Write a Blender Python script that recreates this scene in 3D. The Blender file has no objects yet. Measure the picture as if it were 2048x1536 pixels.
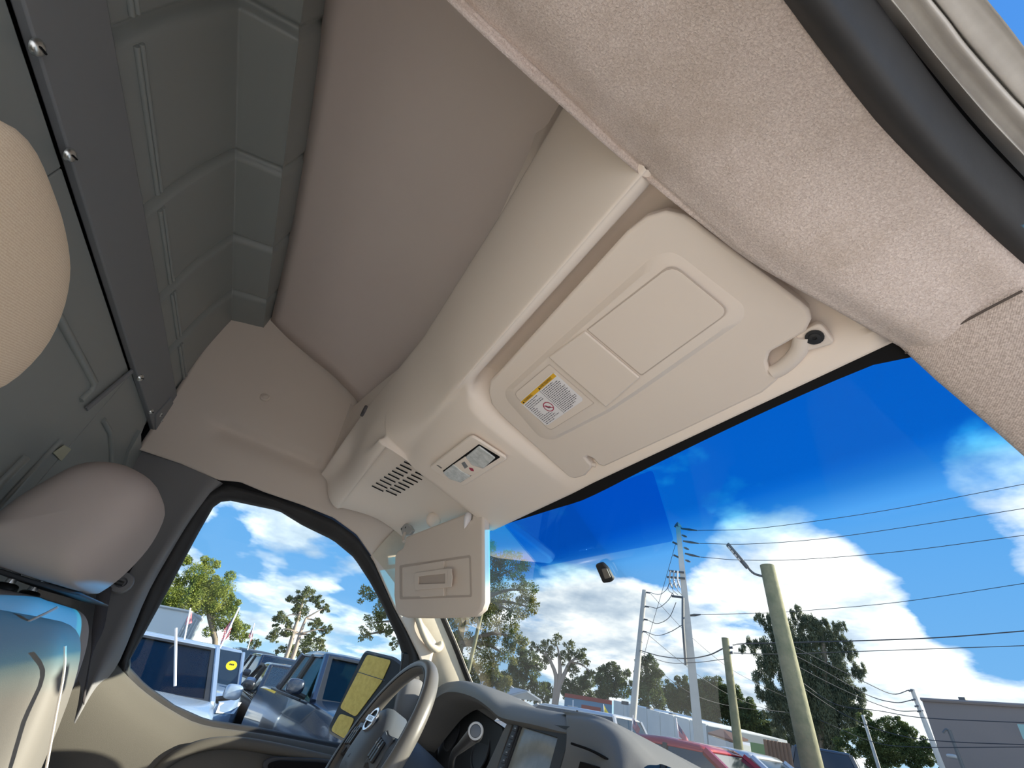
import bpy, math, random
import numpy as np
from mathutils import Vector, Matrix

sc = bpy.context.scene
COL = sc.collection
random.seed(7)
RNG = np.random.default_rng(11)

EXPOSURE = 1.2
SUNAZEL = (22.0, 20.0)
SUN_ENERGY = 5.0
SKY_STRENGTH = 1.0
CLOUD_SEED = 12.4
CLOUD_SCALE = 1.7
CLOUD_BANKS = [(1560, 1085, 11, .13), (1720, 1250, 9, .12), (1860, 1370, 9, .08), (1470, 1240, 8, .06), (1210, 1240, 10, .09), (2040, 985, 6, .09), (1850, 1150, 7, -.15), (1990, 1265, 6, -.14), (1340, 1120, 5, -.08), (1700, 860, 16, -.14), (1240, 1050, 8, -.06), (540, 1045, 5, .08), (600, 1130, 7, .06), (450, 1060, 3, -.10), (650, 1100, 4, -.08)]
# ------------------------------------------------------------------ camera
W_PX, H_PX, F_PX = 2048.0, 1536.0, 872.0
CAM = Vector((0.87, 0.0, 1.57))            # just inside the open passenger door
_U = Vector((216.0, -1168.0, F_PX)).normalized()
_L = Vector((448 - 1024.0, 1310 - 768.0, F_PX)); _L = (_L - _U * _L.dot(_U)).normalized()
_F = _L.cross(_U).normalized()
ROT = Matrix((-_L, _F, _U))                # image axes (right, down, forward) -> van axes (right, forward, up)
cam_data = bpy.data.cameras.new('camera')
cam_data.sensor_fit = 'HORIZONTAL'; cam_data.sensor_width = 36.0
cam_data.lens = F_PX / W_PX * 36.0
cam_data.clip_start = 0.02; cam_data.clip_end = 500
cam = bpy.data.objects.new('camera', cam_data); COL.objects.link(cam)
_r = ROT @ Vector((1, 0, 0)); _u = ROT @ Vector((0, -1, 0)); _b = ROT @ Vector((0, 0, -1))
cam.matrix_world = Matrix(((_r.x, _u.x, _b.x, CAM.x), (_r.y, _u.y, _b.y, CAM.y), (_r.z, _u.z, _b.z, CAM.z), (0, 0, 0, 1)))
sc.camera = cam
sc.view_settings.view_transform = 'Standard'
sc.view_settings.look = 'None'
sc.view_settings.gamma = 1.0
sc.view_settings.use_curve_mapping = False
sc.view_settings.exposure = EXPOSURE
sc.cycles.max_bounces = 12
sc.cycles.diffuse_bounces = 8
sc.cycles.transparent_max_bounces = 16
sc.cycles.sample_clamp_indirect = 6.0

# ------------------------------------------------------------------ world
SUN_AZ, SUN_EL = SUNAZEL       # degrees from straight ahead towards the passenger side, and above the horizon
def node(nt, typ, **kw):
    n = nt.nodes.new(typ)
    for k, v in kw.items():
        if k.startswith('i_'):
            key = k[2:]
            n.inputs[int(key) if key.isdigit() else key].default_value = v
        else:
            setattr(n, k, v)
    return n
def mathn(nt, op, a=None, b=None, clamp=False):
    n = nt.nodes.new('ShaderNodeMath'); n.operation = op; n.use_clamp = clamp
    for i, v in enumerate((a, b)):
        if v is None: continue
        if isinstance(v, (int, float)): n.inputs[i].default_value = v
        else: nt.links.new(v, n.inputs[i])
    return n.outputs[0]
def mixc(nt, fac, a, b, blend='MIX'):
    n = nt.nodes.new('ShaderNodeMix'); n.data_type = 'RGBA'; n.blend_type = blend
    for s, v in ((n.inputs[0], fac), (n.inputs[6], a), (n.inputs[7], b)):
        if isinstance(v, (int, float)): s.default_value = v
        elif isinstance(v, (tuple, list)): s.default_value = (*v[:3], 1)
        else: nt.links.new(v, s)
    return n.outputs[2]
def ramp(nt, fac, stops):
    n = nt.nodes.new('ShaderNodeValToRGB'); cr = n.color_ramp
    while len(cr.elements) < len(stops): cr.elements.new(0.5)
    for e, (p, c) in zip(cr.elements, stops):
        e.position = p; e.color = (*c, 1) if len(c) == 3 else c
    nt.links.new(fac, n.inputs[0])
    return n.outputs[0]

world = bpy.data.worlds.new('sky'); sc.world = world; world.use_nodes = True
nt = world.node_tree; nt.nodes.clear()
tc = node(nt, 'ShaderNodeTexCoord')
sep = node(nt, 'ShaderNodeSeparateXYZ'); nt.links.new(tc.outputs['Generated'], sep.inputs[0])
zc = mathn(nt, 'MAXIMUM', sep.outputs[2], 0.0)
den = mathn(nt, 'ADD', zc, 0.22)
comb = node(nt, 'ShaderNodeCombineXYZ')
nt.links.new(mathn(nt, 'DIVIDE', sep.outputs[0], den), comb.inputs[0])
nt.links.new(mathn(nt, 'DIVIDE', sep.outputs[1], den), comb.inputs[1])
comb.inputs[2].default_value = CLOUD_SEED
n1 = node(nt, 'ShaderNodeTexNoise', i_Scale=CLOUD_SCALE, i_Detail=9.0, i_Roughness=0.53, i_Distortion=0.1)
nt.links.new(comb.outputs[0], n1.inputs['Vector'])
n2 = node(nt, 'ShaderNodeTexNoise', i_Scale=2.6, i_Detail=6.0, i_Roughness=0.55)
nt.links.new(comb.outputs[0], n2.inputs['Vector'])
SKY_BLUE = ramp(nt, zc, [(0.0, (0.24, 0.36, 0.46)), (0.13, (0.085, 0.215, 0.40)), (0.40, (0.042, 0.172, 0.40)), (1.0, (0.035, 0.125, 0.36))])
# big cloud banks and clear gaps stand in fixed directions of the sky
def sky_dir(px, py):
    return (ROT @ Vector((px - 1024.0, py - 768.0, F_PX))).normalized()
acc = mathn(nt, 'SUBTRACT', n1.outputs[0], mathn(nt, 'MULTIPLY', zc, 0.10))
for px, py, rad, amp in CLOUD_BANKS:
    dv = nt.nodes.new('ShaderNodeVectorMath'); dv.operation = 'DOT_PRODUCT'; nt.links.new(tc.outputs['Generated'], dv.inputs[0])
    dv.inputs[1].default_value = sky_dir(px, py)
    mr = node(nt, 'ShaderNodeMapRange', interpolation_type='SMOOTHSTEP', i_1=math.cos(math.radians(rad)), i_2=1.0, i_3=0.0, i_4=amp)
    nt.links.new(dv.outputs['Value'], mr.inputs[0]); acc = mathn(nt, 'ADD', acc, mr.outputs[0])
cover = ramp(nt, acc, [(0.44, (0, 0, 0)), (0.49, (0.5,) * 3), (0.545, (1, 1, 1))])
cloud = ramp(nt, n2.outputs[0], [(0.32, (0.23, 0.29, 0.37)), (0.45, (0.37, 0.42, 0.48)), (0.54, (0.55, 0.57, 0.59)), (0.66, (0.84, 0.83, 0.81))])
sky_col = mixc(nt, cover, SKY_BLUE, cloud)
# below the horizon the sky is never seen: the ground plane covers it
bg = node(nt, 'ShaderNodeBackground', i_Strength=SKY_STRENGTH); nt.links.new(sky_col, bg.inputs[0])
wo = node(nt, 'ShaderNodeOutputWorld'); nt.links.new(bg.outputs[0], wo.inputs[0])

sun_data = bpy.data.lights.new('sun', 'SUN'); sun_data.energy = SUN_ENERGY; sun_data.angle = math.radians(0.6)
sun_data.color = (1.0, 0.90, 0.74)
sun = bpy.data.objects.new('sun', sun_data); COL.objects.link(sun)
_a, _e = math.radians(SUN_AZ), math.radians(SUN_EL)
sun_vec = Vector((math.sin(_a) * math.cos(_e), math.cos(_a) * math.cos(_e), math.sin(_e)))
sun.rotation_euler = sun_vec.to_track_quat('Z', 'Y').to_euler()
sun.location = (3, 8, 12)

# ------------------------------------------------------------------ pixel -> place
def ray(px, py):
    return (ROT @ Vector((px - 1024.0, py - 768.0, F_PX))).normalized()
def P(px, py, x=None, y=None, z=None):
    """where the sight line through (px, py) meets the plane x=, y= or z= of the van"""
    d = ray(px, py)
    i, v = (0, x) if x is not None else ((1, y) if y is not None else (2, z))
    return CAM + d * ((v - CAM[i]) / d[i])
def PN(px, py, p0, n):
    d = ray(px, py); return CAM + d * ((Vector(p0) - CAM).dot(n) / d.dot(n))
def PH(px, py, D):
    d = ray(px, py); return CAM + d * (D / math.hypot(d.x, d.y))

# ------------------------------------------------------------------ materials
MATS = {}
def material(name, col, rough=0.6, metal=0.0, spec=0.5, bump=None, vary=None, coat=0.0, sheen=0.0, emit=None):
    if name in MATS: return MATS[name]
    m = bpy.data.materials.new(name); m.use_nodes = True; nt = m.node_tree
    b = nt.nodes['Principled BSDF']
    b.inputs['Base Color'].default_value = (*col, 1)
    b.inputs['Roughness'].default_value = rough; b.inputs['Metallic'].default_value = metal
    b.inputs['Specular IOR Level'].default_value = spec
    if coat: b.inputs['Coat Weight'].default_value = coat; b.inputs['Coat Roughness'].default_value = 0.05
    if sheen: b.inputs['Sheen Weight'].default_value = sheen; b.inputs['Sheen Roughness'].default_value = 0.6
    if emit: b.inputs['Emission Color'].default_value = (*emit[0], 1); b.inputs['Emission Strength'].default_value = emit[1]
    tcn = nt.nodes.new('ShaderNodeTexCoord')
    if vary:
        scale, amount, other = vary
        n = node(nt, 'ShaderNodeTexNoise', i_Scale=scale, i_Detail=5.0, i_Roughness=0.6)
        nt.links.new(tcn.outputs['Object'], n.inputs['Vector'])
        f = ramp(nt, n.outputs[0], [(0.38, (0, 0, 0)), (0.66, (amount,) * 3)])
        nt.links.new(mixc(nt, f, col, other), b.inputs['Base Color'])
    if bump:
        scale, strength, dist = bump
        n = node(nt, 'ShaderNodeTexNoise', i_Scale=scale, i_Detail=3.0, i_Roughness=0.6)
        nt.links.new(tcn.outputs['Object'], n.inputs['Vector'])
        bn = node(nt, 'ShaderNodeBump', i_Strength=strength, i_Distance=dist)
        nt.links.new(n.outputs[0], bn.inputs['Height']); nt.links.new(bn.outputs[0], b.inputs['Normal'])
    MATS[name] = m
    return m
def glass(name, tint=(1, 1, 1), gloss=0.06, rough=0.0):
    m = bpy.data.materials.new(name); m.use_nodes = True; nt = m.node_tree; nt.nodes.clear()
    t = node(nt, 'ShaderNodeBsdfTransparent'); t.inputs[0].default_value = (*tint, 1)
    g = node(nt, 'ShaderNodeBsdfGlossy', i_Roughness=rough)
    fr = node(nt, 'ShaderNodeFresnel', i_IOR=1.35)
    mx = nt.nodes.new('ShaderNodeMixShader'); o = nt.nodes.new('ShaderNodeOutputMaterial')
    nt.links.new(mathn(nt, 'MULTIPLY', fr.outputs[0], gloss / 0.022 * 0.35, True), mx.inputs[0])
    nt.links.new(t.outputs[0], mx.inputs[1]); nt.links.new(g.outputs[0], mx.inputs[2]); nt.links.new(mx.outputs[0], o.inputs[0])
    MATS[name] = m
    return m

M_LINER = material('headliner felt', (0.68, 0.60, 0.56), 0.95, spec=0.15, bump=(900, 0.25, 0.001), vary=(3.0, 0.3, (0.64, 0.54, 0.52)))
M_CONS = material('moulded beige plastic', (0.87, 0.78, 0.70), 0.62, spec=0.3, bump=(1400, 0.12, 0.0006), vary=(5.0, 0.3, (0.86, 0.75, 0.68)))
M_VISOR = material('beige visor vinyl', (0.74, 0.66, 0.59), 0.66, spec=0.3, bump=(1300, 0.14, 0.0006), vary=(6.0, 0.3, (0.72, 0.62, 0.55)))
M_TRIM = material('beige side trim plastic', (0.70, 0.62, 0.55), 0.7, spec=0.3, bump=(1200, 0.15, 0.0006))
M_PILLAR = material('pale cream pillar trim', (0.60, 0.54, 0.44), 0.65, spec=0.3, bump=(900, 0.12, 0.0006), vary=(30.0, 0.25, (0.47, 0.42, 0.34)))
def cloth(name, dark, light, scale, lo, hi, stain, bump_d, thread=None, ribs=None, rough=1.0):
    """cloth whose fibres, weave or ribs are colour and fine relief of its own"""
    m = material(name, light, rough, spec=0.08, sheen=0.15); nt = m.node_tree; b = nt.nodes['Principled BSDF']
    tcn = nt.nodes.new('ShaderNodeTexCoord'); mp_ = node(nt, 'ShaderNodeMapping'); nt.links.new(tcn.outputs['Object'], mp_.inputs[0])
    n = node(nt, 'ShaderNodeTexNoise', i_Scale=scale, i_Detail=4.0, i_Roughness=0.65, i_Distortion=0.6); nt.links.new(mp_.outputs[0], n.inputs['Vector'])
    f = n.outputs[0]
    if thread:
        sp = nt.nodes.new('ShaderNodeSeparateXYZ'); nt.links.new(tcn.outputs['Object'], sp.inputs[0])
        k = 2 * math.pi / thread
        u = mathn(nt, 'SINE', mathn(nt, 'MULTIPLY', mathn(nt, 'ADD', sp.outputs[0], mathn(nt, 'MULTIPLY', sp.outputs[2], 0.4)), k))
        v = mathn(nt, 'SINE', mathn(nt, 'MULTIPLY', mathn(nt, 'SUBTRACT', sp.outputs[1], mathn(nt, 'MULTIPLY', sp.outputs[2], 0.7)), k))
        f = mathn(nt, 'ADD', mathn(nt, 'MULTIPLY', mathn(nt, 'MULTIPLY', u, v), 0.13), f)
    if ribs:
        sp = nt.nodes.new('ShaderNodeSeparateXYZ'); nt.links.new(tcn.outputs['Object'], sp.inputs[0])
        w = mathn(nt, 'SINE', mathn(nt, 'MULTIPLY', mathn(nt, 'ADD', sp.outputs[2], mathn(nt, 'MULTIPLY', sp.outputs[0], 0.35)), 2 * math.pi / ribs))
        f = mathn(nt, 'ADD', mathn(nt, 'MULTIPLY', w, 0.10), f)
    col = ramp(nt, f, [(lo, dark), (hi, light)])
    if stain:
        n2 = node(nt, 'ShaderNodeTexNoise', i_Scale=stain[0], i_Detail=4.0, i_Roughness=0.6); nt.links.new(tcn.outputs['Object'], n2.inputs['Vector'])
        col = mixc(nt, ramp(nt, n2.outputs[0], [(0.48, (0, 0, 0)), (0.72, (stain[1],) * 3)]), col, stain[2])
    nt.links.new(col, b.inputs['Base Color'])
    bn = node(nt, 'ShaderNodeBump', i_Strength=0.8, i_Distance=bump_d); nt.links.new(f, bn.inputs['Height']); nt.links.new(bn.outputs[0], b.inputs['Normal'])
    return m
M_FUZZ = cloth('fuzzy soiled headliner cloth', (0.58, 0.47, 0.43), (0.90, 0.79, 0.74), 520, 0.30, 0.64, (7.0, 0.55, (0.47, 0.37, 0.29)), 0.0025)
M_WEAVE = cloth('woven pillar cloth', (0.44, 0.36, 0.32), (0.72, 0.62, 0.57), 500, 0.38, 0.62, None, 0.0006, thread=0.0021)
M_SEAT = material('taupe seat cloth', (0.42, 0.365, 0.34), 0.92, spec=0.2, bump=(1500, 0.25, 0.0008))
M_SEATB = cloth('ribbed beige seat cloth', (0.78, 0.60, 0.42), (0.92, 0.76, 0.58), 700, 0.38, 0.62, None, 0.0006, ribs=0.0032)
M_SIDE = material('grey beige seat vinyl', (0.185, 0.175, 0.16), 0.6, spec=0.4, bump=(900, 0.15, 0.0006))
M_STEEL = material('grey painted partition steel', (0.25, 0.272, 0.268), 0.34, spec=0.55, bump=(700, 0.08, 0.0005))
M_BAR = material('slate painted steel channel', (0.20, 0.21, 0.225), 0.5, spec=0.4, bump=(900, 0.1, 0.0005))
M_ZINC = material('bright zinc screw', (0.75, 0.78, 0.78), 0.28, metal=1.0)
M_DARK = material('black gap', (0.012, 0.012, 0.013), 0.9, spec=0.1)
M_RUBBER = material('black rubber seal', (0.03, 0.03, 0.032), 0.62, spec=0.35, bump=(60, 0.12, 0.002), vary=(14.0, 0.12, (0.10, 0.10, 0.10)))
M_BLACK = material('black satin plastic', (0.022, 0.023, 0.025), 0.45, spec=0.45)
M_DASH = material('charcoal grained dash plastic', (0.14, 0.138, 0.132), 0.6, spec=0.4, bump=(800, 0.35, 0.0008))
M_DASHF = material('dark slate dash fascia', (0.045, 0.048, 0.055), 0.5, spec=0.45, bump=(900, 0.1, 0.0005))
M_BPIL = material('charcoal pillar plastic', (0.21, 0.21, 0.22), 0.6, spec=0.4, bump=(900, 0.2, 0.0006))
M_DOOR = material('taupe grey door plastic', (0.125, 0.117, 0.10), 0.68, spec=0.35, bump=(850, 0.4, 0.001))
M_WHEEL = material('worn grey steering wheel rubber', (0.145, 0.14, 0.13), 0.38, spec=0.5, bump=(600, 0.1, 0.0005))
M_HUB = material('blue grey hub plastic', (0.095, 0.112, 0.135), 0.5, spec=0.45, bump=(900, 0.15, 0.0005))
M_SILVER = material('polished silver', (0.72, 0.74, 0.78), 0.22, metal=1.0)
M_LTGREY = material('light grey plastic', (0.42, 0.44, 0.45), 0.5)
M_BODYW = material('weathered white van paint', (0.62, 0.60, 0.57), 0.38, spec=0.5, vary=(26.0, 0.5, (0.42, 0.40, 0.38)), bump=(40, 0.06, 0.001))
M_LENS = material('frosted lamp lens', (0.72, 0.74, 0.74), 0.10, spec=0.8, bump=(160, 0.8, 0.002), vary=(70, 0.6, (0.38, 0.42, 0.42)), coat=0.5)
M_LABELW = material('white label stock', (0.80, 0.79, 0.82), 0.35)
M_LABELY = material('amber label ink', (0.80, 0.46, 0.03), 0.4)
M_INK = material('black label ink', (0.02, 0.02, 0.02), 0.5)
M_INKG = material('grey label ink', (0.09, 0.09, 0.11), 0.5)
M_INKR = material('crimson label ink', (0.38, 0.02, 0.07), 0.45)
M_BELT = material('dark belt webbing', (0.075, 0.07, 0.075), 0.8, spec=0.2, bump=(500, 0.5, 0.001))
M_SCREEN = material('grey switched off screen', (0.30, 0.32, 0.31), 0.12, spec=0.6, vary=(16.0, 0.5, (0.14, 0.15, 0.15)))
M_YELLOW = material('mirror glass coloured as reflected yellow', (0.96, 0.66, 0.16), 0.35, spec=0.25, bump=(70, 0.5, 0.002), vary=(75.0, 0.5, (0.70, 0.42, 0.08)))  # the yellow the mirror reflects is put into its base colour
M_TAPE = material('pale masking tape', (0.42, 0.42, 0.32), 0.7)
M_FLOOR = material('grey vinyl floor', (0.42, 0.41, 0.38), 0.7)
G_SIDE = glass('clear side glass', (0.94, 0.985, 0.985), 0.025)
# ------------------------------------------------------------------ mesh helpers
import bmesh
def link(o, parent=None):
    COL.objects.link(o)
    if parent is not None: o.parent = parent
    return o
def obj(name, verts, faces, m, parent=None, smooth=False, bevel=None, solid=None, sub=0, sharp=None):
    me = bpy.data.meshes.new(name)
    me.from_pydata([tuple(v) for v in verts], [], [tuple(f) for f in faces]); me.update()
    bm = bmesh.new(); bm.from_mesh(me); bmesh.ops.recalc_face_normals(bm, faces=bm.faces); bm.to_mesh(me); bm.free()
    if smooth:
        me.polygons.foreach_set('use_smooth', [True] * len(me.polygons))
        if sharp: me.set_sharp_from_angle(angle=math.radians(sharp))
    for mm in (m if isinstance(m, (list, tuple)) else [m]): me.materials.append(mm)
    o = bpy.data.objects.new(name, me)
    link(o, parent)
    if parent is not None: o.matrix_parent_inverse = parent.matrix_basis.inverted()
    if solid:
        md = o.modifiers.new('solid', 'SOLIDIFY'); md.thickness = solid; md.offset = 0
    if bevel:
        md = o.modifiers.new('bevel', 'BEVEL'); md.width = bevel; md.segments = 2; md.limit_method = 'ANGLE'; md.angle_limit = math.radians(35)
    if sub:
        md = o.modifiers.new('sub', 'SUBSURF'); md.levels = sub; md.render_levels = sub
    return o
def thing(name, label, cat, loc=(0, 0, 0), group=None):
    o = bpy.data.objects.new(name, None); o.empty_display_size = 0.05; COL.objects.link(o); o.location = loc
    return tag(o, label, cat, group)
def tag(o, label, cat, group=None):
    o['label'] = label; o['category'] = cat
    if group: o['group'] = group
    return o
def struct(o, label=None):
    o['kind'] = 'structure'
    if label: o['label'] = label
    return o
def stuff(o):
    o['kind'] = 'stuff'; return o
def catmull(pts, n):
    pts = [np.array(p, float) for p in pts]
    if len(pts) == 2 or n == 1:
        pass
    q = [2 * pts[0] - pts[1]] + pts + [2 * pts[-1] - pts[-2]]
    out = []
    for i in range(len(pts) - 1):
        a, b, c, d = q[i:i + 4]
        for k in range(n):
            t = k / n
            out.append(0.5 * (2 * b + (c - a) * t + (2 * a - 5 * b + 4 * c - d) * t * t + (3 * b - a - 3 * c + d) * t ** 3))
    out.append(pts[-1]); return out
def resample(pts, n):
    pts = [np.array(p, float) for p in pts]
    L = [0.0]
    for a, b in zip(pts, pts[1:]): L.append(L[-1] + np.linalg.norm(b - a))
    out = []
    for k in range(n):
        s = L[-1] * k / (n - 1)
        i = min(max(int(np.searchsorted(L, s)) - 1, 0), len(pts) - 2)
        t = (s - L[i]) / max(L[i + 1] - L[i], 1e-9)
        out.append(pts[i] * (1 - t) + pts[i + 1] * t)
    return out
def grid_faces(nr, nc, closed=False):
    f = []
    for r in range(nr - 1):
        for c in range(nc - 1 + (1 if closed else 0)):
            c2 = (c + 1) % nc
            f.append((r * nc + c, r * nc + c2, (r + 1) * nc + c2, (r + 1) * nc + c))
    return f
def loft(name, rows, m, parent=None, nu=4, nv=3, smooth=True, solid=None, ncol=None, sharp=None):
    """rows of 3-D points -> one smooth sheet; every row is splined, then the rows are splined across"""
    R = [catmull(r, nu) for r in rows]
    n = ncol or max(len(r) for r in R)
    R = [resample(r, n) for r in R]
    cols = [catmull([r[c] for r in R], nv) if nv > 1 else [r[c] for r in R] for c in range(n)]
    nr = len(cols[0])
    V = [cols[c][r] for r in range(nr) for c in range(n)]
    return obj(name, V, grid_faces(nr, n), m, parent, smooth=smooth, solid=solid, sharp=sharp)
def tube(name, pts, r, m, parent=None, n=10, spl=4, closed=False, squash=None):
    pts = catmull(pts, spl) if spl > 1 else [np.array(p, float) for p in pts]
    N = len(pts); rr = r if isinstance(r, (list, tuple)) else [r] * N
    if len(rr) != N:
        rr = list(np.interp(np.linspace(0, 1, N), np.linspace(0, 1, len(rr)), rr))
    V = []; up = None
    for i, p in enumerate(pts):
        t = pts[min(i + 1, N - 1)] - pts[max(i - 1, 0)]; t = t / (np.linalg.norm(t) + 1e-12)
        if up is None:
            up = np.array([0, 0, 1.0]) if abs(t[2]) < 0.9 else np.array([1.0, 0, 0])
        a = np.cross(t, up); a /= np.linalg.norm(a) + 1e-12
        b = np.cross(a, t); up = b
        for k in range(n):
            th = 2 * math.pi * k / n
            V.append(p + rr[i] * (math.cos(th) * a + math.sin(th) * b * (squash or 1)))
    F = grid_faces(N, n, closed=True)
    F.append(tuple(range(n))); F.append(tuple((N - 1) * n + k for k in range(n)))
    return obj(name, V, F, m, parent, smooth=True, sharp=50)
def basis(n, up):
    n = Vector(n).normalized(); u = Vector(up); u = (u - n * u.dot(n)).normalized(); r = u.cross(n)
    return r, u, n
def box(name, c, size, m, parent=None, axes=None, bevel=None, taper=1.0):
    c = Vector(c); r, u, n = axes or (Vector((1, 0, 0)), Vector((0, 1, 0)), Vector((0, 0, 1)))
    V = []
    for k in (-1, 1):
        s = taper if k > 0 else 1.0
        for i, j in ((-1, -1), (1, -1), (1, 1), (-1, 1)):
            V.append(c + r * (i * size[0] / 2 * s) + u * (j * size[1] / 2 * s) + n * (k * size[2] / 2))
    F = [(0, 1, 2, 3), (4, 5, 6, 7), (0, 1, 5, 4), (1, 2, 6, 5), (2, 3, 7, 6), (3, 0, 4, 7)]
    return obj(name, V, F, m, parent, bevel=bevel, smooth=bool(bevel), sharp=40)
def round_poly(pts, r, n=5):
    """2-D outline with rounded corners; r is one radius or a list"""
    out = []; N = len(pts)
    for i, p in enumerate(pts):
        rr = r[i] if isinstance(r, (list, tuple)) else r
        p = np.array(p, float); a = np.array(pts[i - 1], float) - p; b = np.array(pts[(i + 1) % N], float) - p
        la, lb = np.linalg.norm(a), np.linalg.norm(b)
        q = min(rr, la * 0.48, lb * 0.48)
        if q < 1e-6: out.append(p); continue
        p0 = p + a / la * q; p1 = p + b / lb * q
        for k in range(n + 1):
            t = k / n; out.append((1 - t) ** 2 * p0 + 2 * t * (1 - t) * p + t * t * p1)
    return out
def slab(name, pts, depth, m, parent=None, bevel=None, smooth=None):
    """closed 3-D outline extruded by the vector depth"""
    pts = [Vector(p) for p in pts]; depth = Vector(depth); N = len(pts)
    V = pts + [p + depth for p in pts]
    F = [tuple(range(N)), tuple(range(2 * N - 1, N - 1, -1))] + [(i, (i + 1) % N, N + (i + 1) % N, N + i) for i in range(N)]
    return obj(name, V, F, m, parent, bevel=bevel, smooth=True if smooth is None else smooth, sharp=40)
def frame_slab(name, outer, inner, depth, m, parent=None, bevel=None):
    """ring between two outlines with the same number of points, with thickness"""
    N = len(outer); depth = Vector(depth)
    o = [Vector(p) for p in outer]; i = [Vector(p) for p in inner]
    V = o + i + [p + depth for p in o] + [p + depth for p in i]
    F = []
    for k in range(N):
        j = (k + 1) % N
        F += [(k, j, N + j, N + k), (2 * N + k, 2 * N + j, 3 * N + j, 3 * N + k), (k, j, 2 * N + j, 2 * N + k), (N + k, N + j, 3 * N + j, 3 * N + k)]
    return obj(name, V, F, m, parent, bevel=bevel, smooth=True, sharp=40)
def on_plane(pxs, p0, n, r=0.0, seg=4, lift=0.0):
    """outline traced on a plane of the van, corners rounded by r metres"""
    n = Vector(n).normalized(); p0 = Vector(p0); a = n.orthogonal().normalized(); b = n.cross(a)
    q = [PN(x, y, p0, n) - p0 for x, y in pxs]
    q2 = [(v.dot(a), v.dot(b)) for v in q]
    if (r if not isinstance(r, (list, tuple)) else max(r)) > 0: q2 = round_poly(q2, r, seg)
    return [p0 + a * float(s) + b * float(t) + n * lift for s, t in q2]
def superbox(name, c, size, m, parent=None, axes=None, e=0.45, nu=28, nv=18, shear=None):
    c = Vector(c); r, u, n = axes or (Vector((1, 0, 0)), Vector((0, 1, 0)), Vector((0, 0, 1)))
    pw = lambda v: math.copysign(abs(v) ** e, v)
    V = []
    for j in range(nv + 1):
        ph = -math.pi / 2 + math.pi * j / nv
        for i in range(nu):
            th = 2 * math.pi * i / nu
            x = pw(math.cos(ph)) * pw(math.cos(th)); y = pw(math.cos(ph)) * pw(math.sin(th)); z = pw(math.sin(ph))
            if shear: x, y = x * shear(z)[0], y * shear(z)[1] + shear(z)[2]
            V.append(c + r * (x * size[0] / 2) + u * (y * size[1] / 2) + n * (z * size[2] / 2))
    return obj(name, V, grid_faces(nv + 1, nu, closed=True), m, parent, smooth=True)
def lathe(name, prof, c, axis, m, parent=None, n=20):
    """profile of (radius, height) turned about an axis through c"""
    ax = Vector(axis).normalized(); a = ax.orthogonal().normalized(); b = ax.cross(a); c = Vector(c); V = []
    for r, h in prof:
        for k in range(n):
            t = 2 * math.pi * k / n; V.append(c + ax * h + (a * math.cos(t) + b * math.sin(t)) * r)
    F = grid_faces(len(prof), n, closed=True) + [tuple(range(n)), tuple((len(prof) - 1) * n + k for k in range(n))]
    return obj(name, V, F, m, parent, smooth=True, sharp=35)
def text(name, body, size, o, ex, ey, m, parent=None, align='LEFT', lift=0.0004, squeeze=1.0):
    cu = bpy.data.curves.new(name, 'FONT'); cu.body = body; cu.size = size; cu.align_x = align; cu.align_y = 'CENTER'; cu.resolution_u = 2
    tmp = bpy.data.objects.new(name, cu); COL.objects.link(tmp)
    bpy.context.view_layer.update()
    me = bpy.data.meshes.new_from_object(tmp.evaluated_get(bpy.context.evaluated_depsgraph_get()))
    bpy.data.objects.remove(tmp); bpy.data.curves.remove(cu)
    ex = Vector(ex).normalized(); ey = Vector(ey); ey = (ey - ex * ey.dot(ex)).normalized(); ez = ex.cross(ey); o = Vector(o) + ez * lift
    V = [o + ex * (v.co.x * squeeze) + ey * v.co.y for v in me.vertices]
    return obj(name, V, [tuple(p.vertices) for p in me.polygons], m, parent)
def pillow(name, outline, axis, half, m, parent=None, e=3.2, n=15, r=0.02):
    """a cushion: closed 3-D outline swept both ways along axis and rounded off at both ends"""
    pts = [Vector(p) for p in resample([np.array(p) for p in catmull([np.array(q) for q in outline] + [np.array(outline[0])], 4)], 49)[:-1]]
    c = sum(pts, Vector()) / len(pts); axis = Vector(axis).normalized(); V = []
    for k in range(n):
        s = math.sin(math.pi / 2 * (-1 + 2 * k / (n - 1))); q = (1 - abs(s) ** e) ** (1 / e)
        V += [c + (p - c) * (0.35 * (q > 0) * 0 + q) + axis * (half * s) for p in pts]
    return obj(name, V, grid_faces(n, len(pts), closed=True), m, parent, smooth=True)
def interp(keys, x):
    ks = sorted(keys); return [float(np.interp(x, [k[0] for k in ks], [k[1][i] for k in ks])) for i in range(len(ks[0][1]))]
def sstep(a, b, x):
    t = min(max((x - a) / (b - a), 0), 1); return t * t * (3 - 2 * t)
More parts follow.
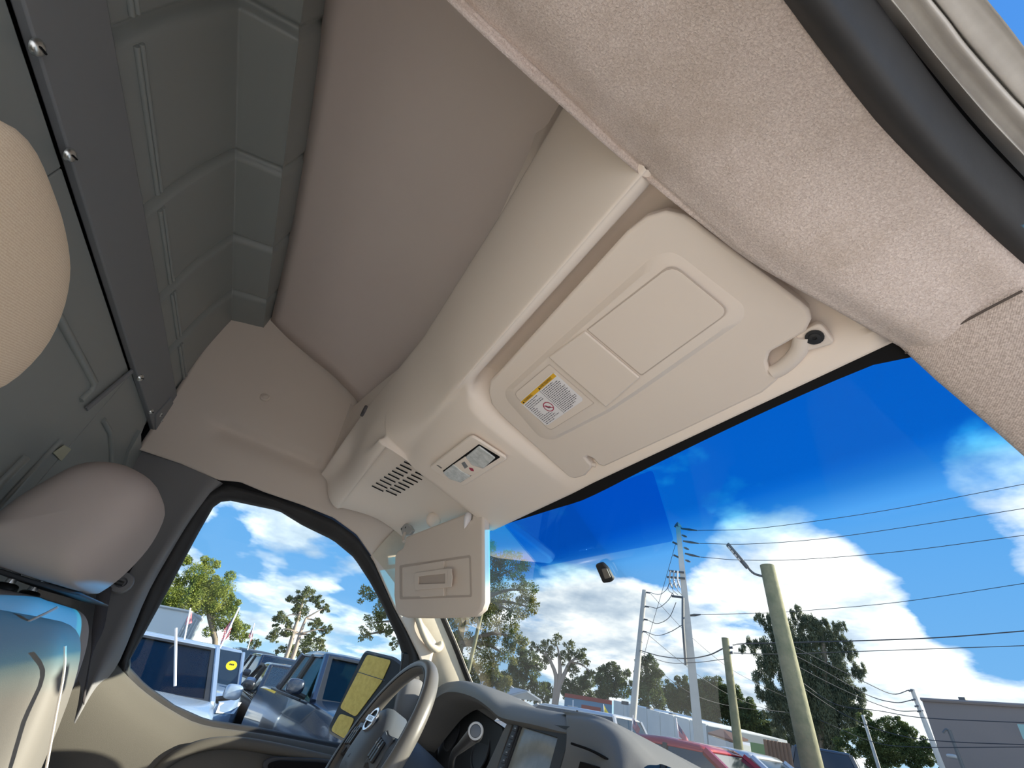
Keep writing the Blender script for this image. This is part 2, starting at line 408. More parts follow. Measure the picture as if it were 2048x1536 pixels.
# ================================================================== THE VAN'S SHELL (the setting)
# --- ground the van stands on, cab floor, firewall
M_CONC = material('pale bounce apron concrete', (0.78, 0.74, 0.67), 0.95, spec=0.15, vary=(0.5, 0.4, (0.70, 0.66, 0.60)))
M_ASPH = material('grey asphalt', (0.24, 0.24, 0.235), 0.95, spec=0.15, vary=(0.8, 0.5, (0.17, 0.17, 0.17)))
g = obj('ground', [(-3.0, -90, 0), (60, -90, 0), (60, 140, 0), (-3.0, 140, 0)], [(0, 1, 2, 3)], M_CONC)  # out of view; its paleness is chosen to throw light into the cab
struct(g, 'unseen apron under the van, made pale to bounce light into it')
struct(obj('ground_lot', [(-130, -90, 0), (-3.0, -90, 0), (-3.0, 140, 0), (-130, 140, 0)], [(0, 1, 2, 3)], M_ASPH), 'grey asphalt of the car lot')
struct(slab('floor', [(-0.95, -0.56, 0.72), (0.92, -0.56, 0.72), (0.92, 1.05, 0.72), (-0.95, 1.05, 0.72)], (0, 0, 0.03), M_FLOOR))
struct(slab('wall_front', [(-0.95, 1.05, 0.72), (0.92, 1.05, 0.72), (0.92, 1.05, 1.40), (-0.95, 1.05, 1.40)], (0, 0.02, 0), M_DASH), 'firewall under the dashboard')

# --- steel partition behind the seats
YP = -0.50
wr = thing('wall_rear', 'grey steel partition of ribbed panels and screwed channel behind the seats', 'wall')
del wr['category']; struct(wr)
SX0, SX1 = -0.985, 0.93
# lower sheets; seam at x=-0.446, swage lines pressed into them
def sheet(x0, x1, z0, z1, y, name='sheet'):
    return box(name, ((x0 + x1) / 2, y, (z0 + z1) / 2), (x1 - x0 - 0.003, 0.012, z1 - z0), M_STEEL, wr, bevel=0.002)
sheet(-0.446, 0.205, 0.75, 2.115, YP - 0.006)
sheet(0.205, SX1, 0.75, 2.115, YP - 0.006)
LSX = -0.93
_l = [(-0.446, 0.75), (-0.446, 2.120), (P(295, 838, y=YP).x, P(295, 838, y=YP).z), (P(282, 870, y=YP).x, P(282, 870, y=YP).z)] + \
     [(P(a, b, y=YP).x, P(a, b, y=YP).z) for a, b in ((262, 915), (240, 960))] + [(-0.80, 1.6), (-0.78, 0.75)]
slab('sheet', [(x, YP - 0.012, z) for x, z in _l], (0, 0.012, 0), M_STEEL, wr, bevel=0.002)
# side post glimpsed behind the sheet's cut edge
slab('side_post', [(-0.83, -0.53, 0.75), (-0.985, -0.53, 0.75), (-0.985, -0.53, 2.3), (-0.90, -0.53, 2.3), (-0.90, -0.53, 1.9)], (0, -0.012, 0), M_DARK, wr)
slab('side_gusset', [P(282, 862, y=-0.49), P(283, 908, y=-0.49), P(283, 925, y=-0.485), P(262, 948, y=-0.485), P(247, 948, y=-0.49), P(258, 905, y=-0.492)], (0, -0.01, 0), M_STEEL, wr)
def swage(pxs, w=0.007, name='swage'):
    return tube(name, [P(a, b, y=YP + 0.001) for a, b in pxs], w, M_STEEL, wr, n=8, spl=1)
swage([(60, 530), (120, 640), (188, 765), (182, 780), (160, 800)], 0.008)
swage([(206, 840), (220, 866), (222, 900), (222, 960)], 0.007)
swage([(-60, 1080), (10, 1000), (60, 945), (120, 880)], 0.006)
swage([(-60, 1040), (0, 965), (50, 915)], 0.010)
slab('seam_fold', [P(a, b, y=YP + 0.004) for a, b in ((262, 738), (170, 815), (172, 821), (264, 744))], (0, 0.004, 0), M_BAR, wr)
slab('tape', [P(a, b, y=YP + 0.003) for a, b in ((105, 905), (128, 890), (142, 898), (122, 922))], (0, 0.001, 0), M_TAPE, wr)
# the flat channel with its screws
box('channel', ((SX0 + 0.10 + SX1) / 2, YP + 0.006, 2.184), (SX1 - SX0 - 0.10, 0.016, 0.128), M_BAR, wr, bevel=0.003)
slab('channel_end', [P(312, 830, y=YP + .018), P(344, 795, y=YP + .018), P(352, 822, y=YP + .018), P(312, 868, y=YP + .018)], (0, -0.012, 0), M_BAR, wr, bevel=0.002)
def screw(px, py, r, parent, nrm=(0, 1, 0), yy=None):
    c = P(px, py, y=(YP + 0.014) if yy is None else yy)
    s = lathe('screw', [(r, 0), (r * 0.98, r * 0.25), (r * 0.75, r * 0.55), (r * 0.3, r * 0.7)], c, nrm, M_ZINC, parent, n=14)
    box('screw_slot', c + Vector(nrm) * r * 0.72, (r * 1.1, r * 0.2, r * 0.25), M_DARK, s, axes=basis((0, 1, 0), (0.5, 0, 1)))
    return s
for px, py, r in ((71, 93, 0.0105), (137, 309, 0.0105), (279, 755, 0.0105), (301, 823, 0.0085), (319, 829, 0.0085), (322, 841, 0.0085)):
    screw(px, py, r, wr)
# ribbed panel above the channel: upright, a step forward, then up to the roof, with grooves across it
prof = [(-0.502, 2.225), (-0.498, 2.30), (-0.490, 2.42), (-0.470, 2.540), (-0.455, 2.556), (-0.372, 2.572), (-0.362, 2.582), (-0.352, 2.66), (-0.345, 2.76)]
groove_x = [-0.80, -0.545, -0.285, 0.006, 0.345, 0.68]
def rib_depth(x):
    return max([math.exp(-((x - gx) / 0.011) ** 2) for gx in groove_x])
xs = sorted(set(list(np.linspace(-0.93, 0.93, 70)) + [gx + k * 0.004 for gx in groove_x for k in range(-5, 6)]))
pr = catmull([np.array([0, a, b]) for a, b in prof], 4)
V = []
for p_ in pr:
    for x in xs:
        dz = rib_depth(x) * 0.021
        V.append((x, p_[1] - dz * (0.9 if p_[2] < 2.55 else 0.4), p_[2] + dz * (0.8 if 2.54 < p_[2] < 2.60 else 0)))
struct(obj('ribbed_panel', V, grid_faces(len(pr), len(xs)), M_STEEL, wr, smooth=True))
for gx0, gx1 in zip(groove_x, groove_x[1:]):      # embossed bead in each bay
    for zz in (2.305, 2.317):
        tube('bead', [(gx0 + 0.022, -0.4965, zz), ((gx0 + gx1) / 2, -0.4965, zz), (gx1 - 0.022, -0.4965, zz)], 0.0048, M_STEEL, wr, n=8, spl=1)

# --- driver's side wall above the door: height field x = gx(z)
def gx(z):
    return float(np.interp(z, [1.30, 1.60, 1.95, 2.06, 2.20, 2.35, 2.50, 2.60, 2.70], [-0.90, -0.875, -0.845, -0.832, -0.805, -0.775, -0.735, -0.700, -0.655]))
_wt = [P(u, v, x=-0.84) for u, v in ((285, 903), (360, 928), (437, 961), (480, 965), (528, 985), (605, 1011), (667, 1036), (713, 1069), (743, 1110), (766, 1160), (790, 1212), (818, 1262), (842, 1310), (856, 1345))]
WTOP = [(-0.60, _wt[0].z + 0.01)] + [(p.y, p.z) for p in _wt] + [(0.8, _wt[-1].z - 0.1)]
wt_y = [a for a, b in WTOP]; wt_z = [b for a, b in WTOP]
clip_c = P(530, 797, x=-0.785)
ga, gb = P(455, 852, x=-0.81), P(632, 922, x=-0.805)
def dent(y, z):
    ay, az, by, bz = ga.y, ga.z, gb.y, gb.z
    t = ((y - ay) * (by - ay) + (z - az) * (bz - az)) / ((by - ay) ** 2 + (bz - az) ** 2); tt = min(max(t, 0), 1)
    dd = math.hypot(y - ay - tt * (by - ay), z - az - tt * (bz - az))
    side = (z - az) - (y - ay) * (bz - az) / (by - ay)
    w = 0.011 if side > 0 else 0.045
    o = 0.026 * math.exp(-(dd / w) ** 2)
    return o
ys = np.linspace(-0.497, 0.64, 110); ts = np.linspace(0, 1, 64)
V = []
for t in ts:
    for y in ys:
        zb = float(np.interp(y, wt_y, wt_z)); zt = 2.685 if y < 0.1 else 2.685 - (y - 0.1) * 0.6
        z = zb + (zt - zb) * t
        V.append((gx(z) - dent(y, z), y, z))
wl = obj('wall_left', V, grid_faces(len(ts), len(ys)), M_TRIM, smooth=True, solid=0.006)
struct(wl, 'beige moulded side trim over the far door')
cb = lathe('trim_clip', [(0.017, -0.004), (0.017, 0.002), (0.012, 0.005), (0.010, 0.004), (0.006, 0.007), (0.0, 0.008)], Vector((gx(clip_c.z) + 0.004, clip_c.y, clip_c.z)), (1, 0, 0.2), M_TRIM, wl)

# --- high-roof headliner
rows = []
for y, dz, k in ((-0.352, 0.0, 1.0), (-0.20, -0.062, 0.95), (-0.05, -0.118, 0.85), (0.06, -0.178, 0.7), (0.16, -0.25, 0.5), (0.30, -0.36, 0.3)):
    rows.append([(x, y, 2.606 + dz + 0.075 * k * (1 - (x / 0.72) ** 2)) for x in (-0.705 + (0.0 if y < 0.1 else 0.01), -0.5, -0.25, 0.0, 0.25, 0.5, 0.74)])
cl = loft('ceiling', rows, M_LINER, nu=4, nv=4, solid=0.008)
struct(cl, 'brown felt high-roof headliner')
for i in range(4):                                     # push pins along its rear edge
    pc = P((640, 622, 606, 592)[i], (190, 300, 400, 500)[i], y=-0.350)
    lathe('push_pin', [(0.006, 0), (0.006, 0.003), (0.003, 0.006)], pc, (0, -0.3, -1), M_TRIM, cl, n=10)
# outer skin of the roof, so that daylight only comes through the openings
struct(slab('dark_backing', [(-0.99, -0.58, 0.72), (0.93, -0.58, 0.72), (0.93, -0.58, 2.76), (-0.99, -0.58, 2.76)], (0, -0.01, 0), M_DARK), 'black sheet standing in for the dark behind the partition')  # black sheet added behind the partition so its gaps look dark
struct(slab('wall_left_skin', [(-0.965, -0.58, 0.72), (-0.965, -0.27, 0.72), (-0.965, -0.27, 1.5), (-0.93, -0.26, 2.07), (-0.90, 0.12, 2.09), (-0.90, 0.12, 2.74), (-0.95, -0.58, 2.74)], (-0.01, 0, 0), M_BODYW), 'van outer skin behind and over the far door')
struct(slab('roof_skin', [(-0.95, -0.60, 2.74), (0.92, -0.60, 2.74), (0.92, 0.10, 2.74), (-0.95, 0.10, 2.74)], (0, 0, 0.02), M_BODYW), 'van roof skin')
struct(slab('roof_nose', [(-0.95, 0.10, 2.74), (0.95, 0.10, 2.74), (0.90, 0.55, 2.02), (-0.90, 0.55, 2.02)], (0, 0.015, 0.01), M_BODYW), 'sloping roof skin over the windscreen')

M_VSEAM = material('dark seam', (0.10, 0.08, 0.07), 0.9)
# --- passenger side: cloth covered cant rail over the open door
c0 = [P(1567, 0, z=1.975), P(1640, 99, z=1.975), P(1754, 245, z=1.972), P(1869, 375, z=1.965), P(1973, 490, z=1.955), P(2048, 572, z=1.946)]
def ext(pts, a, b):
    return [pts[0] + (pts[0] - pts[1]) * a] + pts + [pts[-1] + (pts[-1] - pts[-2]) * b]
inb = [P(930, 0, z=2.10), P(1000, 68, z=2.10), P(1120, 178, z=2.095), P(1215, 270, z=2.085), P(1310, 357, z=2.065), P(1415, 447, z=2.03), P(1520, 532, z=1.995), P(1670, 620, z=1.965), P(1815, 702, z=1.945)]
inb = [inb[0] + (inb[0] - inb[1]) * 4.5] + inb
c0 = [c0[0] + (c0[0] - c0[1]) * 5.0] + c0
c0n = resample(catmull(c0, 4), 30); inn = resample(catmull(inb, 4), 30)
rows = [[p + np.array([0.014, 0, 0.012]) for p in c0n], c0n]
for t, lift in ((0.25, -0.002), (0.52, -0.010), (0.74, -0.014), (0.90, -0.007)):
    rows.append([a * (1 - t) + b * t + np.array([0, 0, lift]) for a, b in zip(c0n, inn)])
rows.append(inn)
rows.append([b + np.array([-0.004, 0, 0.03]) for b in inn])
rows.append([b + np.array([0.03, 0, max(0.10, 2.68 - b[2])]) if b[1] < 0.25 else b + np.array([0.03, 0.02, 0.10]) for b in inn])
t1 = loft('trim_1', rows, M_FUZZ, nu=1, nv=4, ncol=44)
struct(t1, 'fuzzy soiled pinkish headliner cloth over the open near door')

# --- door seal and the painted door aperture outside it
E = lambda L, z: [P(a, b, z=z) for a, b in L]
def back(pts, k=6.0): return [pts[0] + (pts[0] - pts[1]) * k] + pts + [pts[-1] + (pts[-1] - pts[-2]) * 2.0]
s_in = back(E([(1567, 0), (1640, 99), (1754, 245), (1869, 375), (1973, 490), (2048, 572)], 1.972), 2.5)
s_in[-2:] = [P(2048, 572, z=1.952), P(2120, 650, z=1.94)]
s_m1 = back(E([(1600, 0), (1676, 100), (1795, 252), (1905, 375), (2003, 480), (2060, 540)], 1.955), 2.5)
s_m2 = back(E([(1655, 0), (1733, 104), (1855, 262), (1955, 372), (2048, 470), (2080, 505)], 1.952), 2.5)
s_out = back(E([(1697, 0), (1775, 104), (1895, 260), (1975, 350), (2048, 422), (2090, 465)], 1.966), 2.5)
s_top = [p + Vector((0.012, 0, 0.03)) for p in s_out]
struct(loft('trim_2', [s_in, s_m1, s_m2, s_out, s_top], M_RUBBER, nu=3, nv=4, ncol=40), 'black rubber door seal overhead')
b0 = back(E([(1690, 0), (1770, 104), (1890, 258), (1972, 345), (2048, 415)], 2.035), 3)
b1 = back(E([(1752, 0), (1800, 64), (1848, 125), (1950, 248), (2048, 354)], 2.02), 3)
b2 = back(E([(1775, 0), (1822, 55), (1872, 118), (1975, 240), (2048, 318)], 1.995), 3)
b3 = back(E([(1786, 0), (1840, 70), (1890, 132), (1965, 220), (2048, 308)], 1.992), 3)
b4 = back(E([(1790, 0), (1846, 70), (1896, 132), (1970, 216), (2048, 300)], 2.006), 3)
b5 = back(E([(1828, 0), (1873, 60), (1911, 115), (1982, 195), (2048, 268)], 2.008), 3)
b6 = back(E([(1840, 0), (1886, 60), (1922, 108), (1998, 195), (2048, 250)], 1.995), 3)
b7 = back(E([(1860, 0), (1897, 46), (1930, 91), (2019, 193), (2048, 222)], 1.993), 3)
b8 = back(E([(1866, 0), (1904, 46), (1938, 91), (2024, 190), (2048, 215)], 2.010), 3)
b9 = back(E([(1874, 0), (1913, 50), (1950, 96), (2030, 186), (2048, 206)], 1.998), 3)
b10 = back(E([(1920, 0), (1965, 55), (2000, 96), (2048, 150)], 1.996), 3)
b11 = back(E([(1957, 0), (2000, 52), (2045, 110), (2060, 128)], 1.994), 3)
b12 = [p + Vector((0.003, 0, 0.004)) for p in b11]
b13 = [p + Vector((0.004, 0, 0.09)) for p in b11]
struct(loft('trim_3', [b0, b1], M_DARK, nu=3, nv=1, ncol=40), 'dark gap beside the door seal')
t4 = loft('trim_4', [b1, b2, b3, b4, b5, b6, b7, b8, b9, b10, b11, b12, b13], M_BODYW, nu=3, nv=3, ncol=40)
struct(t4, 'weathered pale painted door aperture flange')
# lid over the cavity between flange and roof
struct(slab('roof_side', [(0.86, -0.62, 2.06), (0.86, 0.75, 2.00), (0.90, 0.10, 2.74), (0.90, -0.62, 2.74)], (0.02, 0, 0), M_BODYW), 'van side panel over the near door')
struct(slab('wall_right', [(0.90, -0.58, 0.72), (0.90, -0.46, 0.72), (0.90, -0.52, 2.06), (0.90, -0.58, 2.06)], (0.015, 0, 0), M_TRIM), 'near door pillar behind the seat')

struct(slab('sun_block_slab', [(0.885, 0.44, 2.06), (1.05, 0.40, 2.09), (1.02, 1.08, 1.36), (0.93, 0.985, 1.43), (0.925, 0.62, 1.83)], (0.02, 0.02, 0.01), M_BODYW), 'unseen slab added outside the near pillar to block the sun')  # added out of view to keep the sun off the door seal
# --- passenger windscreen pillar
WS_Z, WS_Y, WS_K = 1.955, 0.505, 0.93                     # windscreen: y = WS_Y + K * (WS_Z - z)
WS_N = Vector((0, 1, WS_K)).normalized(); WS_P = Vector((0, WS_Y, WS_Z))
inner = [PN(a, b, WS_P - WS_N * 0.012, WS_N) for a, b in ((1812, 698), (1860, 742), (1910, 784), (1980, 842), (2048, 897))]
inner = [inner[0] + Vector((-0.012, -0.045, 0.05))] + inner
inner += [inner[-1] + Vector((0.02, 0.20, -0.22)), inner[-1] + Vector((0.04, 0.42, -0.46))]
edge = [P(2041, 583, z=1.945) + Vector((0.0, -0.05, 0.03)), P(2041, 583, z=1.945), Vector((0.905, 0.525, 1.90)), Vector((0.925, 0.60, 1.82)), Vector((0.93, 0.72, 1.69)), Vector((0.935, 0.86, 1.54)), Vector((0.94, 0.96, 1.43))]
top = P(1815, 702, z=1.945)
r0 = resample(catmull(inner, 3), 16); r2 = resample(catmull(edge, 3), 16)
r1 = [a * 0.5 + b * 0.5 + np.array([-0.003, -0.012, -0.010]) * min(1, k / 5) for k, (a, b) in enumerate(zip(r0, r2))]
rb = [a + np.array([0.004, 0.018, 0.012]) for a in r0]
rc = [a + np.array([0.02, 0.004, 0.002]) for a in r2]
tp = loft('trim_5', [rb, r0, r1, r2, rc], M_WEAVE, nu=1, nv=5)
struct(tp, 'woven beige windscreen pillar trim beside the open door')

sm = [P(1812, 704, z=1.944), P(1880, 668, z=1.942), P(1960, 624, z=1.943), P(2044, 580, z=1.944)]
tube('seam', [p + Vector((0, -0.004, -0.004)) for p in sm], 0.0012, M_VSEAM, tp, n=6)
# ------------------------------------------------------------------ glazing
def windscreen_glass():
    m = bpy.data.materials.new('windscreen glass with blue shade band'); m.use_nodes = True; nt = m.node_tree; nt.nodes.clear()
    geo = nt.nodes.new('ShaderNodeNewGeometry'); sp = nt.nodes.new('ShaderNodeSeparateXYZ'); nt.links.new(geo.outputs['Position'], sp.inputs[0])
    mr = node(nt, 'ShaderNodeMapRange', i_1=1.815, i_2=1.885); nt.links.new(sp.outputs[2], mr.inputs[0])
    col = ramp(nt, mr.outputs[0], [(0.0, (0.93, 0.97, 0.96)), (0.30, (0.72, 0.93, 0.99)), (0.62, (0.14, 0.52, 0.78)), (0.85, (0.025, 0.36, 0.71)), (1.0, (0.010, 0.31, 0.66))])
    t = node(nt, 'ShaderNodeBsdfTransparent'); nt.links.new(col, t.inputs[0])
    g = node(nt, 'ShaderNodeBsdfGlossy', i_Roughness=0.02)
    fr = node(nt, 'ShaderNodeFresnel', i_IOR=1.3)
    mx = nt.nodes.new('ShaderNodeMixShader'); o = nt.nodes.new('ShaderNodeOutputMaterial')
    nt.links.new(mathn(nt, 'MULTIPLY', fr.outputs[0], 0.22), mx.inputs[0])
    nt.links.new(t.outputs[0], mx.inputs[1]); nt.links.new(g.outputs[0], mx.inputs[2]); nt.links.new(mx.outputs[0], o.inputs[0])
    return m
def ws(x, z, off=0.0):
    return Vector((x, WS_Y + WS_K * (WS_Z - z), z)) + WS_N * off
wz = np.linspace(1.985, 1.36, 12); wx = np.linspace(-0.935, 0.90, 16)
w1 = obj('window_1', [ws(x, z) for z in wz for x in wx], grid_faces(12, 16), windscreen_glass(), smooth=True)
struct(w1, 'windscreen with a deep blue shade band along its top')
fl = [(1830, 712), (1812, 708), (1697, 749), (1478, 847), (1291, 938), (1173, 997), (1113, 1016), (985, 1056), (930, 1072)]
lo = [PN(a, b, WS_P, WS_N) - WS_N * 0.003 for a, b in fl]; hi = [Vector((p.x, 0, 0)) + Vector((0, WS_Y - 0.03, WS_Z + 0.03)) - WS_N * 0.003 for p in lo]
struct(loft('frit_band', [hi, lo], M_DARK, w1, nu=3, nv=1, ncol=30))
reflection = bpy.data.materials.new('extra blue film'); reflection.use_nodes = True; _n = reflection.node_tree; _n.nodes.clear()
_t = node(_n, 'ShaderNodeBsdfTransparent'); _t.inputs[0].default_value = (0.55, 0.80, 0.95, 1); _o = _n.nodes.new('ShaderNodeOutputMaterial'); _n.links.new(_t.outputs[0], _o.inputs[0])
slab('reflected_patch', on_plane([(1008, 1050), (1078, 1134), (1348, 1082), (1305, 940)], WS_P - WS_N * 0.002, WS_N, 0.008), -WS_N * 0.0003, reflection, w1)  # blue tinted patch stands in for a reflection on the glass
mp = slab('mirror_mount', on_plane([(1194, 1126), (1207, 1122), (1219, 1134), (1231, 1157), (1225, 1161), (1210, 1163)], WS_P - WS_N * 0.003, WS_N, 0.006), -WS_N * 0.008, M_BLACK, bevel=0.002)
tag(mp, 'small black mirror mount stuck on the windscreen under the blue band', 'mount')
slab('mount_pad', on_plane([(1204, 1137), (1214, 1136), (1222, 1154), (1211, 1157)], WS_P - WS_N * 0.0115, WS_N, 0.002), -WS_N * 0.002, M_SIDE, mp)

# ------------------------------------------------------------------ far door: window, frame, panel
DN = Vector((1, 0, -0.103)).normalized(); DP = Vector((-0.87, 0, 2.0))
W_IN = [(426, 1014), (440, 1003), (458, 1000), (558, 1021), (605, 1050), (667, 1080), (709, 1115), (741, 1164), (765, 1209), (797, 1279), (806, 1310), (792, 1400), (776, 1500), (670, 1486), (523, 1457), (412, 1440), (349, 1412), (290, 1370), (253, 1330), (335, 1181), (394, 1070)]
W_OUT = [(402, 1003), (427, 978), (458, 970), (528, 989), (605, 1015), (667, 1040), (713, 1073), (743, 1114), (766, 1163), (790, 1216), (816, 1265), (840, 1312), (838, 1400), (812, 1530), (670, 1500), (523, 1472), (405, 1455), (340, 1425), (280, 1383), (238, 1340), (296, 1178), (366, 1060)]
def closed_resample(pts, n):
    return [Vector(p) for p in resample([np.array(p) for p in pts] + [np.array(pts[0])], n + 1)[:-1]]
d1 = thing('door_1', 'far front door with dark seal, taupe panel and grab pocket', 'door'); del d1['category']; struct(d1)
gl = [PN(a, b, DP, DN) for a, b in W_IN]
w2 = slab('window_2', [p - DN * 0.004 for p in on_plane([(420, 1006), (458, 993), (560, 1014), (670, 1074), (712, 1110), (746, 1162), (800, 1276), (812, 1310), (798, 1400), (780, 1508), (670, 1492), (410, 1447), (285, 1375), (246, 1332), (328, 1181)], DP, DN)], DN * 0.003, G_SIDE)
struct(w2, 'clear side window of the far door')
ou = closed_resample([PN(a, b, DP + DN * 0.03, DN) for a, b in W_OUT], 90)
inn_ = closed_resample([PN(a, b, DP, DN) for a, b in W_IN], 90)
def ring(name, loops, m, parent, smooth=True):
    N = len(loops[0]); V = [v for L in loops for v in L]
    return obj(name, V, grid_faces(len(loops), N, closed=True), m, parent, smooth=smooth)
mid1 = [a * 0.55 + b * 0.45 + DN * 0.012 for a, b in zip(ou, inn_)]
mid2 = [a * 0.35 + b * 0.65 + DN * 0.002 for a, b in zip(ou, inn_)]
mid3 = [a * 0.22 + b * 0.78 + DN * 0.006 for a, b in zip(ou, inn_)]
oc_ = sum(ou, Vector()) / len(ou)
ring('window_seal', [[oc_ + (p - oc_) * 1.07 - DN * 0.035 for p in ou], [p - DN * 0.012 for p in ou], ou, mid1, mid2, mid3, inn_, [p - DN * 0.012 for p in inn_]], M_RUBBER, d1)
# panel
sill = [P(a, b, x=-0.905) for a, b in ((205, 1300), (238, 1341), (280, 1384), (340, 1426), (405, 1456), (523, 1473), (670, 1501), (800, 1530))]
sill = resample(catmull(sill, 4), 34)
prow = []
for dx, dz in ((0.0, 0.0), (0.006, 0.007), (0.020, 0.004), (0.036, -0.014), (0.058, -0.05), (0.072, -0.11), (0.078, -0.20), (0.070, -0.34), (0.060, -0.62)):
    prow.append([p + np.array([dx, 0, dz]) for p in sill])
dp = loft('door_panel', prow, M_DOOR, d1, nu=1, nv=4, ncol=34)
pk = on_plane([(522, 1522), (545, 1512), (640, 1516), (700, 1526), (720, 1560), (530, 1560)], (-0.822, 0, 0), (1, 0, 0), 0.012)
slab('handle_surround', pk, (0.012, 0, 0), M_DASHF, d1, bevel=0.004)
pk2 = on_plane([(534, 1527), (556, 1520), (640, 1524), (690, 1533), (700, 1556), (540, 1556)], (-0.806, 0, 0), (1, 0, 0), 0.01)
slab('door_handle', pk2, (0.006, 0, 0), M_DARK, d1, bevel=0.002)
armr = [P(a, b, x=-0.835) for a, b in ((300, 1560), (340, 1520), (400, 1492), (470, 1486), (560, 1500), (700, 1532))]
tube('armrest_lip', armr, 0.014, M_DOOR, d1, n=10, spl=4)

# --- pillar behind the far door, with belt
br = []
for L in (((283, 896), (330, 912), (385, 936), (438, 962), (446, 968)), ((262, 945), (310, 960), (368, 978), (408, 990), (424, 992)), ((205, 1080), (262, 1085), (318, 1075), (357, 1062), (372, 1058)),
          ((165, 1200), (205, 1200), (256, 1190), (285, 1177), (300, 1178)), ((120, 1300), (160, 1300), (198, 1300), (224, 1296), (240, 1320)), ((95, 1400), (130, 1400), (165, 1390), (186, 1370), (200, 1375)), ((60, 1520), (90, 1500), (120, 1480), (150, 1450), (160, 1445))):
    br.append([P(a, b, x=xx) for (a, b), xx in zip(L, (-0.86, -0.845, -0.838, -0.832, -0.862))])
bp = loft('trim_6', br, M_BPIL, nu=4, nv=4, ncol=20)
struct(bp, 'charcoal pillar trim behind the far window')
slot = [P(a, b, x=-0.832) for a, b in ((318, 1040), (323, 1043), (256, 1150), (248, 1146))]
slab('belt_slot', slot, (0.003, 0, 0), M_DARK, bp)
sb = thing('seat_belt', 'dark seat belt hanging from its ring on the far pillar', 'seat belt', P(240, 1165, x=-0.82))
lathe('belt_ring', [(0.026, -0.016), (0.028, 0.0), (0.025, 0.007), (0.013, 0.009), (0.010, 0.002)], P(243, 1166, x=-0.806), (1, 0.1, 0.1), M_BPIL, sb, n=18)
tube('ring_arm', [P(200, 1156, x=-0.785), P(225, 1162, x=-0.788), P(246, 1168, x=-0.795)], 0.006, M_BLACK, sb, n=8)
loft('webbing', [[P(196, 1168, x=-0.79), P(190, 1215, x=-0.775), P(184, 1262, x=-0.76), P(182, 1305, x=-0.75), P(165, 1400, x=-0.72)], [P(226, 1165, x=-0.80), P(216, 1215, x=-0.785), P(206, 1262, x=-0.77), P(184, 1310, x=-0.75), P(168, 1410, x=-0.72)]], M_BELT, sb, nu=4, nv=1, ncol=16, solid=0.002)
loft('upper_webbing', [[P(228, 1158, x=-0.815), P(262, 1105, x=-0.818), P(296, 1050, x=-0.82)], [P(240, 1163, x=-0.815), P(272, 1110, x=-0.818), P(302, 1058, x=-0.82)]], M_BELT, sb, nu=4, nv=1, ncol=8, solid=0.002)

# --- far windscreen pillar with its grab handle
def px2(z): return float(np.interp(z, [1.45, 1.65, 1.80, 1.95, 2.05], [-0.93, -0.902, -0.875, -0.842, -0.81]))
def on_pillar(a, b):
    x = -0.87
    for _ in range(12): p = P(a, b, x=x); x = px2(p.z)
    return P(a, b, x=x)
lft = [on_pillar(a, b) for a, b in ((742, 1112), (766, 1164), (792, 1218), (818, 1268), (843, 1318), (868, 1378), (885, 1430))]
rgt = [PN(a, b, WS_P - WS_N * 0.012, WS_N) for a, b in ((800, 1050), (836, 1130), (864, 1196), (884, 1244), (908, 1300), (932, 1362), (960, 1425))]
lf, rg = resample(catmull(lft, 3), 18), resample(catmull(rgt, 3), 18)
pm = [a * 0.5 + b * 0.5 + np.array([0.012, -0.004, 0.0]) for a, b in zip(lf, rg)]
ap = loft('trim_7', [[p + np.array([-0.02, 0, 0]) for p in lf], lf, pm, rg, [p + np.array([-0.01, 0.02, 0.015]) for p in rg]], M_PILLAR, nu=1, nv=5)
struct(ap, 'cream far windscreen pillar trim with a moulded grab handle')
def ph(a, b, off): return on_pillar(a, b) + Vector((off, -0.004, 0))
tube('grab_handle', [ph(827, 1215, 0.012), ph(833, 1245, 0.038), ph(841, 1270, 0.045), ph(852, 1290, 0.045), ph(865, 1299, 0.044), ph(876, 1294, 0.036), ph(879, 1283, 0.016)], [0.010, 0.011, 0.012, 0.012, 0.012, 0.011, 0.009], M_PILLAR, ap, n=12)
rs = slab('windscreen_seal', [rg[k] + np.array([0.0, -0.001, 0.0]) for k in range(18)] + [rg[k] + np.array([0.012, 0.012, 0.0]) for k in range(17, -1, -1)], (0, 0.004, 0.004), M_RUBBER, ap)

# ------------------------------------------------------------------ overhead console
X_P, X_D = 0.775, -0.80
K_A0 = [(0.78, (0.10, 2.72)), (0.545, (0.11, 2.60)), (0.505, (0.11, 2.36)), (0.38, (0.118, 2.297)), (0.2, (0.14, 2.26)), (-0.05, (0.14, 2.26)), (-0.18, (0.108, 2.30)), (-0.45, (0.08, 2.365)), (-0.72, (0.052, 2.42)), (-0.82, (0.03, 2.44))]
K_A = [(0.78, (0.105, 2.28)), (0.4, (0.115, 2.28)), (0.0, (0.115, 2.28)), (-0.24, (0.098, 2.28)), (-0.45, (0.079, 2.275)), (-0.72, (0.052, 2.19)), (-0.82, (0.04, 2.14))]
def ctr(x): return sstep(0.215, 0.13, x) if x > 0 else sstep(-0.246, -0.232, x)
ROWS_P = [(0.143, 2.17), (0.180, 2.072), (0.190, 2.064), (0.206, 2.074), (0.230, 2.108), (0.33, 2.085), (0.445, 2.018), (0.477, 1.974), (0.500, 1.955), (0.512, 1.975)]
ROWS_C = [(0.148, 2.17), (0.185, 2.095), (0.203, 2.078), (0.222, 2.060), (0.252, 2.040), (0.305, 2.020), (0.40, 1.988), (0.468, 1.966), (0.500, 1.953), (0.512, 1.975)]
ROWS_D = [(0.098, 2.18), (0.112, 2.124), (0.128, 2.095), (0.150, 2.082), (0.172, 2.103), (0.30, 2.0855), (0.43, 2.034), (0.470, 1.985), (0.500, 1.957), (0.512, 1.975)]
